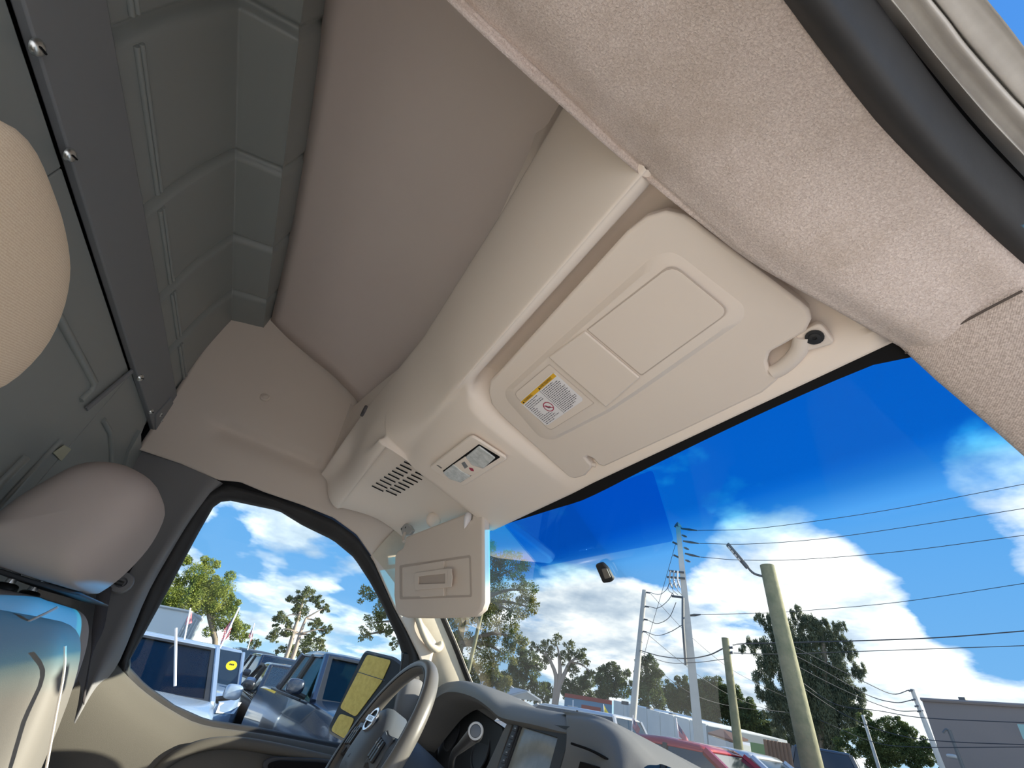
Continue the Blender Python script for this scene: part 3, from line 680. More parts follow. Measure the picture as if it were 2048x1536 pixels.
ROWS_E = [(0.070, 2.13), (0.092, 2.088), (0.112, 2.064), (0.138, 2.050), (0.168, 2.058), (0.29, 2.056), (0.42, 2.012), (0.465, 1.975), (0.500, 1.953), (0.512, 1.972)]
def crow(i, x):
    t = sstep(-0.62, -0.80, x); d = tuple(ROWS_D[i][k] * (1 - t) + ROWS_E[i][k] * t for k in (0, 1))
    if i < 2:                                           # the rear face runs on past the lamp housing
        t = sstep(0.20, 0.05, x); a = tuple(ROWS_P[i][k] * (1 - t) + ROWS_C[i][k] * t for k in (0, 1))
        t = sstep(0.0, -0.42, x); return tuple(a[k] * (1 - t) + d[k] * t for k in (0, 1))
    a = ROWS_P[i] if x > 0 else d
    c = ctr(x); return tuple(a[k] * (1 - c) + ROWS_C[i][k] * c for k in (0, 1))
st = sorted(set([round(v, 4) for v in np.linspace(X_D, X_P, 60)] + [-0.25, -0.246, -0.243, -0.24, -0.237, -0.234, -0.23, 0.215, 0.2, 0.185, 0.17, 0.155, 0.14, 0.13, 0.545, 0.505]))
rows = [[(x, *interp(K_A0, x)) for x in st]]
rows.append([(x, interp(K_A, x)[0] + 0.012, interp(K_A, x)[1] + 0.006) for x in st])
rows.append([(x, *interp(K_A, x)) for x in st])
for i in range(10): rows.append([(x, *crow(i, x)) for x in st])
_iy, _ix = [p[1] for p in inn], [p[0] for p in inn]
for r in rows:                                          # the near end stops at the cloth rail
    for k, p in enumerate(r):
        lim = float(np.interp(p[1], _iy, _ix)) + 0.004
        if p[0] > lim: r[k] = (lim, p[1], p[2])
for r in rows:                                          # the far end stops at the side trim
    for k, p in enumerate(r):
        lim = gx(p[2]) + 0.004
        if p[0] < lim: r[k] = (lim, p[1], p[2])
con = thing('overhead_console', 'long beige moulded overhead console above the windscreen', 'console', (0, 0.3, 2.05))
def con_obj():
    ncol = len(st)
    cols = [catmull([rows[0][c], rows[1][c]], 2)[:-1] + catmull([r[c] for r in rows[1:]], 5) for c in range(ncol)]
    nr = len(cols[0])
    return obj('console_shell', [cols[c][r] for r in range(nr) for c in range(ncol)], grid_faces(nr, ncol), M_CONS, con, smooth=True)
con_obj()
VP0, VN0 = Vector((0, 0.175, 2.1035)), Vector((0, 0.144, 1.0)).normalized()
def slot_at(px, py, dx, dy):
    a = PN(px, py, VP0, VN0); b = PN(px + dx, py + dy, VP0, VN0)
    d = (b - a); L = d.length; r, u, n = basis(-VN0, d)
    return box('vent_slot', (a + b) / 2 - VN0 * 0.0012, (0.0032, L, 0.003), M_DARK, con, axes=(r, u, n))
for k in range(9):
    slot_at(580 + (936 - k * 33.0) / 4.096, 640 + (1158 + k * 24.8) / 4.096, 23, 11)
for k in range(9):
    slot_at(580 + (1062 - k * 34.5) / 4.096, 640 + (1222 + k * 21.5) / 4.096, 22, 10)
lathe('screw_hole', [(0.0045, 0.0), (0.0045, 0.002)], PN(731, 985, VP0, VN0) - VN0 * 0.002, -VN0, M_DARK, con, n=12)
superbox('visor_stop', P(867, 1040, y=0.415), (0.035, 0.05, 0.05), M_CONS, con, e=1.0, nu=16, nv=10)
for (px, py, yy) in ((1108, 218, 0.118), (728, 822, 0.058)):           # dark finger notches in the shelf's rear lip
    c = P(px, py, y=yy); box('shelf_notch', c, (0.036, 0.008, 0.018), M_BELT, con, bevel=0.003)

# ------------------------------------------------------------------ dome lamp
LP, LN = Vector((0, 0.305, 2.016)), Vector((0, -0.31, -1.0)).normalized()
lamp = thing('dome_lamp', 'unlit dome lamp with two clear lenses in the middle of the console', 'lamp', LP)
slab('bezel', on_plane([(861, 930), (945, 866), (1018, 913), (928, 970), (884, 948)], LP + LN * 0.001, LN, [0.008, 0.014, 0.012, 0.02, 0.02]), LN * 0.007, M_CONS, lamp, bevel=0.003)
slab('lamp_tray', on_plane([(885, 942), (958, 888), (1001, 914), (921, 965)], LP + LN * 0.0082, LN, 0.004), LN * 0.0006, M_DARK, lamp)
slab('lens', on_plane([(932, 912), (959, 890), (992, 914), (968, 935), (945, 928)], LP + LN * 0.009, LN, 0.004), LN * 0.004, M_LENS, lamp, bevel=0.002)
slab('lens', on_plane([(887, 943), (908, 927), (924, 940), (942, 951), (922, 963), (900, 956)], LP + LN * 0.009, LN, 0.004), LN * 0.004, M_LENS, lamp, bevel=0.002)
slab('switch_panel', on_plane([(909, 927), (931, 912), (945, 929), (967, 936), (943, 950), (924, 940)], LP + LN * 0.009, LN, 0.003), LN * 0.003, M_CONS, lamp, bevel=0.0015)
slab('rocker', on_plane([(923, 926), (929, 923), (936, 933), (930, 937)], LP + LN * 0.0122, LN, 0.001), LN * 0.001, M_BAR, lamp)
slab('rocker', on_plane([(938, 935), (946, 937), (948, 942), (942, 941)], LP + LN * 0.0122, LN, 0.001), LN * 0.001, M_INKR, lamp)
slab('mark', on_plane([(873, 930), (876, 930), (885, 936), (882, 937)], LP + LN * 0.0082, LN), LN * 0.0003, M_SIDE, lamp)

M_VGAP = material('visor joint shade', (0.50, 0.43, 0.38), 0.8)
# ------------------------------------------------------------------ near sun visor, folded up
VP, VN = Vector((0, 0.452, 1.975)), Vector((0, -0.075, -0.19)).normalized()
vis = thing('sun_visor', 'near beige sun visor folded up, with a warning label and mirror lid', 'sun visor', P(1300, 700, z=2.02))
V_OUT = [(1138, 955), (1150, 958), (1170, 952), (1182, 938), (1183, 930), (1176, 924), (1170, 916), (1176, 913), (1186, 918), (1196, 930), (1209, 934), (1369, 861), (1525, 787), (1556, 761), (1557, 751), (1540, 747), (1534, 724), (1540, 705), (1572, 688), (1612, 664), (1623, 640), (1618, 620), (1600, 604), (1408, 459), (1390, 444), (1369, 431), (1330, 423), (1291, 435), (1251, 466), (998, 744), (980, 762), (976, 782), (982, 808), (1002, 832)]
slab('visor_board', on_plane(V_OUT, VP, VN), -VN * 0.020, M_VISOR, vis, bevel=0.007)
emb = on_plane([(1010, 780), (1105, 692), (1306, 512), (1340, 503), (1362, 512), (1490, 612), (1488, 640), (1283, 782), (1219, 824), (1108, 880), (1080, 876), (1012, 798)], VP, VN, [0.014] * 12, 4)
cen = sum((Vector(p) for p in emb), Vector()) / len(emb)
V = [Vector(p) for p in emb] + [cen + (Vector(p) - cen) * 0.885 + VN * 0.0075 for p in emb]
N = len(emb)
obj('raised_panel', V, [(i, (i + 1) % N, N + (i + 1) % N, N + i) for i in range(N)] + [tuple(range(N, 2 * N))], M_VISOR, vis, smooth=True, sharp=25)
slab('lid_gap', on_plane([(1173, 659), (1344, 526), (1462, 623), (1283, 752)], VP + VN * 0.0078, VN, [0.002, 0.016, 0.014, 0.004]), VN * 0.0004, M_VGAP, vis)
slab('mirror_lid', on_plane([(1176, 659), (1344, 529.5), (1458, 623), (1283, 749)], VP + VN * 0.0082, VN, [0.002, 0.016, 0.014, 0.004]), VN * 0.0012, M_VISOR, vis, bevel=0.0006)
slab('slide_block', on_plane([(1098, 712), (1171, 660), (1281, 753), (1213, 812)], VP + VN * 0.0078, VN, 0.003), VN * 0.0042, M_VISOR, vis, bevel=0.003)
slab('label_recess', on_plane([(1027, 788), (1099, 728), (1189, 806), (1100, 862)], VP + VN * 0.0078, VN, [0.012, 0.003, 0.003, 0.012]), VN * 0.0004, M_VGAP, vis)
slab('label_panel', on_plane([(1028.5, 788), (1099, 729.5), (1187, 806), (1100, 860.5)], VP + VN * 0.0082, VN, [0.012, 0.003, 0.003, 0.012]), VN * 0.0006, M_VISOR, vis)
# the warning label
def lab(u, v, lift=0.0):                                # u along the writing, v down the label, 0..1
    q = [(1038.5, 804), (1107, 743.5), (1168, 799.5), (1093, 852)]
    a, b, c, d_ = [PN(x, y, VP + VN * 0.0092, VN) for x, y in q]
    return a * (1 - u) * (1 - v) + b * u * (1 - v) + c * u * v + d_ * (1 - u) * v + VN * lift
wl_ = slab('warning_label', [lab(u, v) for u, v in ((0.0, 0.04), (0.04, 0.0), (0.96, 0.0), (1.0, 0.04), (1.0, 0.95), (0.96, 1.0), (0.04, 1.0), (0.0, 0.95))], VN * 0.0003, M_LABELW, vis)
slab('label_band', [lab(u, v, 0.0004) for u, v in ((0.02, 0.02), (0.98, 0.02), (0.98, 0.125), (0.02, 0.125))], VN * 0.0002, M_LABELY, wl_)
slab('label_divider', [lab(u, v, 0.0004) for u, v in ((0.508, 0.125), (0.515, 0.125), (0.515, 0.99), (0.508, 0.99))], VN * 0.0001, M_INKG, wl_)
ex, ey = (lab(1, 0.5) - lab(0, 0.5)), (lab(0.5, 0) - lab(0.5, 1))
LH = ey.length
text('label_wording', 'WARNING', LH * 0.098, lab(0.105, 0.073, 0.0007), ex, ey, M_INK, wl_, squeeze=0.82)
text('label_wording', 'AVERTISSEMENT', LH * 0.098, lab(0.575, 0.073, 0.0007), ex, ey, M_INK, wl_, squeeze=0.74)
for u in (0.045, 0.525):
    slab('warning_triangle', [lab(u, 0.108, 0.0007), lab(u + 0.045, 0.108, 0.0007), lab(u + 0.0225, 0.038, 0.0007)], VN * 0.0001, M_INK, wl_)
rnd = random.Random(3)
def text_rows(u0, v0, v1, n, widths):
    V, F = [], []
    for k in range(n):
        v = v0 + (v1 - v0) * k / (n - 1); u = u0; end = u0 + widths[k]
        while u < end - 0.01:
            w = min(rnd.uniform(0.02, 0.055), end - u); hgt = 0.0062
            i = len(V); V += [lab(u, v - hgt * 1.6, 0.0005), lab(u + w, v - hgt * 1.6, 0.0005), lab(u + w, v + hgt * 1.6, 0.0005), lab(u, v + hgt * 1.6, 0.0005)]
            F.append((i, i + 1, i + 2, i + 3)); u += w + 0.012
    return stuff(obj('fine_print', V, F, M_INKG, wl_))
text_rows(0.04, 0.175, 0.95, 15, [0.36, 0.27, 0.40, 0.40, 0.1, 0.14, 0.13, 0.13, 0.12, 0.13, 0.26, 0.30, 0.34, 0.40, 0.24])
text_rows(0.54, 0.175, 0.95, 17, [0.30, 0.40, 0.43, 0.40, 0.36, 0.43, 0.40, 0.43, 0.38, 0.42, 0.38, 0.36, 0.43, 0.42, 0.38, 0.33, 0.22])
oc = lab(0.385, 0.60); ra = LH * 0.155; exn, eyn = ex.normalized(), (ey - ex * ey.dot(ex) / ex.length_squared).normalized()
def circ(rad, lift, n=28): return [oc + exn * math.cos(2 * math.pi * k / n) * rad + eyn * math.sin(2 * math.pi * k / n) * rad + VN * lift for k in range(n)]
slab('sign_disc', circ(ra * 1.06, 0.0006), VN * 0.0001, M_LABELW, wl_)
slab('child_seat_mark', [oc + exn * a * ra + eyn * b * ra + VN * 0.0008 for a, b in ((-0.45, 0.45), (-0.2, 0.5), (-0.05, 0.1), (0.3, -0.1), (0.45, -0.5), (0.2, -0.4), (-0.25, -0.25), (-0.4, 0.05))], VN * 0.0001, M_INKG, wl_)
frame_slab('prohibition_ring', circ(ra, 0.001), circ(ra * 0.84, 0.001), VN * 0.0001, M_INKR, wl_)
dg = (exn + eyn * -1).normalized(); pr_ = (exn + eyn).normalized()
slab('prohibition_bar', [oc + dg * s * ra * 0.9 + pr_ * t * ra * 0.08 + VN * 0.0011 for s, t in ((-1, -1), (1, -1), (1, 1), (-1, 1))], VN * 0.0001, M_INKR, wl_)
# hinge and clip
slab('hinge_bracket', on_plane([(1588, 664), (1640, 636), (1668, 672), (1662, 680), (1616, 693), (1600, 692)], VP - VN * 0.014, VN, 0.007), VN * 0.012, M_VISOR, vis, bevel=0.003)
hc = PN(1629, 674, VP - VN * 0.001, VN)
lathe('hinge_screw', [(0.0098, 0), (0.0098, 0.0015), (0.0066, 0.0016), (0.006, 0.0026), (0.0025, 0.003), (0.002, 0.001)], hc, VN, M_BLACK, vis, n=18)
tube('pivot_arm', [PN(a, b, VP - VN * 0.006, VN) for a, b in ((1606, 672), (1598, 700), (1580, 722), (1560, 738), (1545, 745))], 0.0105, M_VISOR, vis, n=12, squash=0.8)
tube('visor_clip', [PN(a, b, VP - VN * 0.008, VN) for a, b in ((1172, 918), (1180, 926), (1192, 930))], 0.005, M_VISOR, vis, n=8)

# ------------------------------------------------------------------ far sun visor, folded down
QA, QB, QC = Vector((-0.66, 0.365, 1.95)), Vector((-0.66, 0.415, 1.744)), Vector((-0.21, 0.452, 1.965))
QN = (QB - QA).cross(QC - QA).normalized()
if QN.dot(CAM - QA) < 0: QN = -QN
vd = thing('sun_visor', 'far cream sun visor folded down over the windscreen corner', 'sun visor', PN(880, 1130, QA, QN))
D_OUT = [(811, 1073), (929, 1027), (936, 1030), (936, 1040), (943, 1038), (944, 1022), (961, 1016), (966, 1019), (966, 1205), (960, 1222), (946, 1234), (878, 1237), (812, 1236), (798, 1231), (790, 1218), (787, 1190), (789, 1112), (794, 1102), (805, 1096), (809, 1086)]
slab('visor_board', on_plane(D_OUT, QA, QN), -QN * 0.026, M_VISOR, vd, bevel=0.008)
def dv(pts, lift, r=0.004): return on_plane(pts, QA + QN * lift, QN, r)
ov = [(801, 1134), (806, 1130), (938, 1112), (943, 1116), (943, 1190), (938, 1194), (806, 1197), (801, 1193)]
frame_slab('pocket_rim', dv([(799.5, 1131), (942, 1110), (944.5, 1194), (800, 1199)], 0.0, 0.008), dv([(804, 1135), (939, 1115), (941, 1190), (804.5, 1194)], 0.0, 0.006), QN * 0.0012, M_VGAP, vd)
slab('fold_cover', dv([(843, 1129), (889, 1121.5), (889, 1192), (842, 1195)], 0.0015, 0.001), QN * 0.004, M_VISOR, vd, bevel=0.001)
slab('fold_gap', dv([(889, 1121.5), (892, 1121), (892, 1192), (889, 1192)], 0.0008, 0), QN * 0.0008, M_TRIM, vd)
frame_slab('ticket_clip', dv([(832, 1146), (901, 1136), (903, 1175), (832, 1181)], 0.006, 0.004), dv([(839, 1153.5), (893, 1147.5), (893, 1166.5), (839, 1168.5)], 0.006, 0.002), QN * 0.005, M_VISOR, vd, bevel=0.0012)
slab('clip_end', dv([(897, 1136.5), (904, 1137), (906, 1155), (904, 1174), (897, 1175)], 0.0112, 0.002), QN * 0.003, M_VISOR, vd, bevel=0.001)
slab('ticket_clip_bed', dv([(839, 1153), (893, 1147), (893, 1167), (839, 1169)], 0.0052, 0.0), QN * 0.0006, M_VGAP, vd)
slab('clip_shadow_gap', dv([(830.5, 1147), (834, 1146), (834, 1181), (830.5, 1181)], 0.0055, 0.001), QN * 0.002, M_TRIM, vd)
slab('hinge_bracket', [P(a, b, y=0.372) for a, b in ((798, 1052), (806, 1046), (818, 1050), (824, 1060), (818, 1068), (805, 1072))], (0.004, 0.012, 0), M_LTGREY, vd, bevel=0.003)
for a, b in ((803, 1058), (811, 1055)):
    lathe('bracket_hole', [(0.0035, 0), (0.0035, 0.001)], P(a, b, y=0.3715), (0, -1, 0), M_DARK, vd, n=10)
tube('pivot_arm', [P(810, 1066, y=0.37), P(807, 1076, y=0.368), P(808, 1083, y=0.37)], 0.006, M_TRIM, vd, n=8)
cl_ = PN(938, 1040, QA, QN)
lathe('visor_clip', [(0.009, 0.018), (0.011, 0.006), (0.009, -0.004), (0.004, -0.018), (0.0, -0.026)], cl_ + QN * 0.006, (0, 0.1, 1), M_LABELW, vd, n=12)
tube('clip_stem', [cl_ + Vector((0, 0.0, 0.012)), cl_ + Vector((0, 0.006, 0.03))], 0.006, M_VISOR, vd, n=8, spl=1)
# ------------------------------------------------------------------ dashboard
dash = thing('dashboard', 'charcoal dashboard with a hooded instrument bay and raised centre stack', 'dashboard', (-0.3, 0.75, 1.45))
T = [((872, 1379), .655), ((889, 1367), .675), ((906, 1363), .685), ((933, 1362), .70), ((965, 1371), .705), ((994, 1386), .71), ((1013, 1400), .715), ((1040, 1409), .72), ((1090, 1419), .735), ((1140, 1428), .745), ((1172, 1432), .742)]
Fr = [((869, 1402), .64), ((887, 1385), .64), ((904, 1375), .645), ((930, 1375), .655), ((962, 1385), .66), ((990, 1403), .665), ((1010, 1420), .67), ((1034, 1427), .675), ((1084, 1436), .685), ((1130, 1447), .695), ((1160, 1452), .70)]
Tp = [P(a, b, y=y) for (a, b), y in T]; Fp = [P(a, b, y=y) for (a, b), y in Fr]
Tp = [Tp[0] + Vector((-0.16, -0.01, -0.09))] + Tp; Fp = [Fp[0] + Vector((-0.16, 0.0, -0.10))] + Fp
hb = [p + Vector((0, 0.24, -0.05)) for p in Tp]
nose = [p + Vector((0, -0.012, -0.022)) for p in Fp]
inn2 = [p + Vector((0, 0.11, -0.020)) for p in nose]
loft('dash_top', [hb, [p * 0.5 + q * 0.5 + Vector((0, 0, 0.012)) for p, q in zip(hb, Tp)], Tp, Fp, nose, inn2], M_DASH, dash, nu=3, nv=3, ncol=40, sharp=50)
# raised centre stack: its end rounds down towards the passenger side
Tc = [((1136, 1427), .745), ((1204, 1434), .755), ((1233, 1447), .76), ((1257, 1461), .765), ((1292, 1487), .77), ((1325, 1514), .775), ((1352, 1540), .78)]
Tcp = [P(a, b, y=y) for (a, b), y in Tc]
Tcp += [Tcp[-1] + Vector((0.04, 0, -0.07)), Tcp[-1] + Vector((0.06, 0, -0.20))]
Rm = [P(a, b, y=y) for a, b, y in ((1133, 1447, .692), (1190, 1456, .675), (1226, 1472, .668), (1254, 1498, .66), (1284, 1540, .65))]
Rn = [P(a, b, y=y) for a, b, y in ((1131, 1500, .660), (1178, 1512, .64), (1216, 1534, .62), (1238, 1568, .60), (1252, 1620, .59))]
Rl = [P(a, b, y=y) for a, b, y in ((1110, 1570, .645), (1160, 1590, .62), (1200, 1620, .60), (1225, 1660, .58), (1240, 1720, .57))]
Rt = [p * 0.45 + q * 0.55 + np.array([0, -0.004, 0.006]) for p, q in zip(resample(Tcp[:7], 5), [np.array(v) for v in Rm])]
loft('stack_end', [[p + np.array([0, 0.24, -0.05]) for p in resample(Tcp[:7], 5)], resample(Tcp[:7], 5), Rt, Rm, Rn, Rl], M_DASH, dash, nu=5, nv=5, ncol=40)
# lower body
slab('dash_body', [(-0.92, 0.70, 1.34), (0.10, 0.66, 1.34), (0.16, 0.72, 1.30), (0.92, 0.74, 1.30), (0.92, 1.04, 1.36), (-0.92, 1.04, 1.40)], (0, 0, -0.30), M_BLACK, dash, bevel=0.02)
# instrument bay
slab('instrument_panel', [P(a, b, y=0.755) for a, b in ((862, 1420), (888, 1402), (915, 1402), (945, 1415), (1004, 1455), (1010, 1480), (1000, 1560), (860, 1560))], (0, 0.01, 0), M_BLACK, dash)
for a, b, r in ((905, 1465, 0.050), (962, 1500, 0.050)):
    lathe('gauge', [(r, 0), (r, 0.004), (r * 0.9, 0.004), (r * 0.88, 0.001)], P(a, b, y=0.753), (0, -1, 0.2), M_DASHF, dash, n=24)
SP, SN = P(1044, 1457, y=0.665), Vector((0.06, -0.95, 0.30)).normalized()
def scr(pts, lift, r=0.0): return on_plane(pts, SP + SN * lift, SN, r)
slab('stack_face', scr([(1019, 1436), (1150, 1452), (1168, 1470), (1140, 1560), (960, 1560)], -0.02, 0.01), -SN * 0.03, M_DASHF, dash, bevel=0.004)
frame_slab('screen_bezel', scr([(1031, 1441), (1146, 1453), (1112, 1560), (990, 1560)], -0.004, 0.008), scr([(1041, 1452), (1115, 1475), (1093, 1556), (1004, 1556)], -0.004, 0.003), -SN * 0.02, M_BLACK, dash, bevel=0.003)
slab('screen', scr([(1040, 1450), (1117, 1473), (1094, 1560), (1002, 1560)], -0.010), -SN * 0.004, M_SCREEN, dash)
slab('button_bar', scr([(1029, 1446), (1037, 1447), (1000, 1560), (985, 1560)], -0.001, 0.002), -SN * 0.01, M_DASHF, dash, bevel=0.001)
for k in range(6):
    y0 = 1450 + k * 16; x0 = 1030 - (y0 - 1446) * 0.36
    slab('radio_button', scr([(x0, y0), (x0 + 6.5, y0 + 1.5), (x0 + 2.5, y0 + 13), (x0 - 4.5, y0 + 11)], 0.001, 0.001), -SN * 0.003, M_DASHF, dash, bevel=0.0006)
    slab('button_legend', scr([(x0 + 0.5, y0 + 5), (x0 + 3.5, y0 + 5.8), (x0 + 2.8, y0 + 7.6), (x0 - 0.2, y0 + 6.8)], 0.0014), -SN * 0.0003, M_LTGREY, dash)
slab('stack_trim', scr([(1006, 1462), (1014, 1446), (1026, 1443), (985, 1560), (962, 1560)], -0.006, 0.004), -SN * 0.02, M_DASH, dash, bevel=0.003)
lp_ = [P(a, b, y=yy) for a, b, yy in ((1143, 1487, .64), (1180, 1500, .635), (1214, 1518, .63), (1228, 1530, .63), (1230, 1548, .62))]
tube('panel_joint', lp_, 0.0022, M_DARK, dash, n=6)
slab('stack_pocket', [P(a, b, y=0.615) for a, b in ((1160, 1523), (1192, 1533), (1186, 1560), (1150, 1560))], (0, 0.01, 0), M_DARK, dash)
# far air vent
vf = [P(a, b, y=yy) for a, b, yy in ((808, 1448, .60), (832, 1404, .615), (848, 1396, .62), (842, 1440, .61))]
slab('air_vent', vf, (0, 0.01, 0), M_DARK, dash)
for k in range(5):
    t = 0.12 + k * 0.18
    a = vf[0] * (1 - t) + vf[1] * t; b = vf[3] * (1 - t) + vf[2] * t
    tube('vent_slat', [a + Vector((0, -0.004, 0)), b + Vector((0, -0.004, 0))], 0.003, M_DASHF, dash, n=6, spl=1)
tube('vent_rim', [p + Vector((0, -0.004, 0)) for p in (vf[3], vf[0], vf[1], vf[2])], 0.005, M_HUB, dash, n=8, spl=3)
# far corner of the dash with the door quarter panel
qp = slab('quarter_panel', [on_pillar(a, b) + Vector((0.012, -0.002, 0)) for a, b in ((806, 1305), (842, 1312), (868, 1375), (880, 1440), (870, 1560), (772, 1560), (786, 1440))], (-0.02, 0, 0), M_BLACK, d1, bevel=0.004)
tube('glass_run', [P(802, 1372, x=-0.885), P(790, 1420, x=-0.885), P(776, 1490, x=-0.885)], 0.006, M_BPIL, d1, n=8, spl=1)
superbox('corner_speaker', P(820, 1400, x=-0.86), (0.05, 0.09, 0.12), M_BPIL, d1, e=0.7)

# ------------------------------------------------------------------ steering wheel
TILT = math.radians(26)
wu = Vector((0, math.sin(TILT), math.cos(TILT))); wn = Vector((0, -math.cos(TILT), math.sin(TILT))); wr_ = Vector((1, 0, 0))
WR = 0.190
wtop = P(850, 1333, x=-0.43); wc = wtop - wu * WR
sw = thing('steering_wheel', 'worn grey four-spoke steering wheel with a silver emblem on its hub', 'steering wheel', wc)
V = []
NR, NT = 72, 16
for i in range(NR):
    a = 2 * math.pi * i / NR; rad = wr_ * math.cos(a) + wu * math.sin(a)
    for k in range(NT):
        b = 2 * math.pi * k / NT
        V.append(wc + rad * (WR + 0.0150 * math.cos(b)) + wn * (0.0185 * math.sin(b)))
F = [(i * NT + k, i * NT + (k + 1) % NT, ((i + 1) % NR) * NT + (k + 1) % NT, ((i + 1) % NR) * NT + k) for i in range(NR) for k in range(NT)]
obj('rim', V, F, M_WHEEL, sw, smooth=True)
# inner seam line on the rim
V = []
for i in range(NR):
    a = 2 * math.pi * i / NR; rad = wr_ * math.cos(a) + wu * math.sin(a)
    for k in range(6):
        b = 2 * math.pi * k / 6; V.append(wc + rad * (WR - 0.0090 + 0.0016 * math.cos(b)) + wn * (0.0155 + 0.0016 * math.sin(b)))
obj('rim_seam', V, [(i * 6 + k, i * 6 + (k + 1) % 6, ((i + 1) % NR) * 6 + (k + 1) % 6, ((i + 1) % NR) * 6 + k) for i in range(NR) for k in range(6)], M_BLACK, sw, smooth=True)
def wpt(x, y, h): return wc + wr_ * x + wu * y + wn * h
# hub: domed pad, flat at the bottom
ol = round_poly([(-0.075, 0.045), (0.0, 0.085), (0.075, 0.045), (0.072, -0.05), (0.045, -0.085), (-0.045, -0.085), (-0.072, -0.05)], [0.05, 0.06, 0.05, 0.03, 0.03, 0.03, 0.03], 6)
V, F = [], []
NP = len(ol)
for s, h in ((1.06, -0.03), (1.03, 0.005), (0.96, 0.018), (0.80, 0.028), (0.5, 0.034), (0.2, 0.036)):
    for p in ol: V.append(wpt(p[0] * s, p[1] * s, h))
F = grid_faces(6, NP, closed=True) + [tuple(range(5 * NP, 6 * NP))]
hub = obj('hub', V, F, M_HUB, sw, smooth=True)
for sx in (-1, 1):
    loft('spoke', [[wpt(sx * 0.06, 0.035, 0.004), wpt(sx * 0.11, 0.026, 0.008), wpt(sx * 0.185, 0.030, 0.002)], [wpt(sx * 0.06, 0.0, 0.014), wpt(sx * 0.11, 0.0, 0.014), wpt(sx * 0.185, 0.0, 0.004)], [wpt(sx * 0.06, -0.04, 0.006), wpt(sx * 0.11, -0.035, 0.008), wpt(sx * 0.183, -0.05, 0.0)]], M_DASHF, sw, nu=4, nv=4, solid=0.012)
    loft('spoke_trim', [[wpt(sx * 0.082, 0.030, 0.018), wpt(sx * 0.115, 0.024, 0.020), wpt(sx * 0.150, 0.026, 0.014)], [wpt(sx * 0.082, -0.034, 0.018), wpt(sx * 0.112, -0.030, 0.020), wpt(sx * 0.145, -0.044, 0.012)]], M_HUB, sw, nu=4, nv=2, solid=0.004)
    for j in range(3):
        box('wheel_button', wpt(sx * (0.095 + 0.017 * j), -0.004 - 0.002 * j, 0.0225), (0.013, 0.040, 0.006), M_BLACK, sw, axes=(wr_, wu, wn), bevel=0.002)
        box('button_mark', wpt(sx * (0.095 + 0.017 * j), 0.004 - 0.002 * j, 0.0262), (0.005, 0.005, 0.0006), M_LTGREY, sw, axes=(wr_, wu, wn))
    loft('lower_spoke', [[wpt(sx * 0.030, -0.075, 0.0), wpt(sx * 0.045, -0.13, 0.0), wpt(sx * 0.06, -0.180, 0.0)], [wpt(sx * 0.062, -0.070, 0.0), wpt(sx * 0.075, -0.125, 0.0), wpt(sx * 0.09, -0.168, 0.0)]], M_DASHF, sw, nu=4, nv=2, solid=0.014)
# emblem: ring, bar and the maker's letters
em = Vector((0, 0, 0)); ec = wpt(0.0, 0.034, 0.0345)
frame_slab('emblem', [ec + wr_ * math.cos(t) * 0.030 + wu * math.sin(t) * 0.026 for t in np.linspace(0, 2 * math.pi, 33)[:-1]], [ec + wr_ * math.cos(t) * 0.0235 + wu * math.sin(t) * 0.0195 for t in np.linspace(0, 2 * math.pi, 33)[:-1]], wn * 0.006, M_SILVER, hub, bevel=0.0012)
slab('emblem_bed', [ec + wr_ * math.cos(t) * 0.0245 + wu * math.sin(t) * 0.0205 for t in np.linspace(0, 2 * math.pi, 29)[:-1]], wn * 0.0015, M_BLACK, hub)
box('emblem_bar', ec + wn * 0.0055, (0.062, 0.013, 0.005), M_SILVER, hub, axes=(wr_, wu, wn), bevel=0.001)
text('emblem_letters', 'NISSAN', 0.0118, ec + wn * 0.0082, wr_, wu, M_INK, hub, align='CENTER', lift=0.0003)
text('hub_letters', 'AIRBAG', 0.008, wpt(0, -0.055, 0.0335), wr_, wu, M_DASHF, hub, align='CENTER', lift=0.001)
slab('hub_mark', [wpt(a, b, 0.0342) for a, b in ((-0.004, -0.044), (0.003, -0.044), (0.005, -0.036), (0.001, -0.036))], wn * 0.0006, M_DASHF, hub)
# column cowl and the gear lever on it
cw = thing('steering_column', 'dark grey steering column cowl behind the wheel', 'column', wc - wn * 0.1)
loft('cowl', [[wc - wn * s + wr_ * (0.078 * k * math.cos(t)) + wu * (0.075 * k * math.sin(t) - 0.015) for t in np.linspace(0, 2 * math.pi, 17)] for s, k in ((0.03, 0.75), (0.05, 1.0), (0.14, 1.05), (0.32, 1.0))], M_DASHF, cw, nu=2, nv=2, ncol=32)
gs = thing('gear_lever', 'black gear lever with a silver ringed knob beside the wheel', 'gear lever', P(950, 1470, y=0.44))
gk = P(951, 1463, y=0.40); gdir = (CAM - gk).normalized() * 0.75 + Vector((0.45, -0.25, 0.15)); gdir.normalize()
tube('lever', [P(902, 1560, y=0.52), P(903, 1530, y=0.51), P(908, 1508, y=0.485), P(924, 1492, y=0.45), gk - gdir * 0.02], [0.006, 0.007, 0.007, 0.009, 0.0125], M_BLACK, gs, n=12)
lathe('knob', [(0.0095, -0.045), (0.0125, -0.03), (0.0132, 0.0), (0.012, 0.005), (0.009, 0.006)], gk, gdir, M_BLACK, gs, n=24)
lathe('knob_ring', [(0.0118, 0.005), (0.0118, 0.007), (0.009, 0.007), (0.009, 0.005)], gk, gdir, M_LTGREY, gs, n=24)
lathe('knob_button', [(0.0082, 0.005), (0.0082, 0.0065), (0.006, 0.007), (0.0, 0.0072)], gk, gdir, M_HUB, gs, n=24)

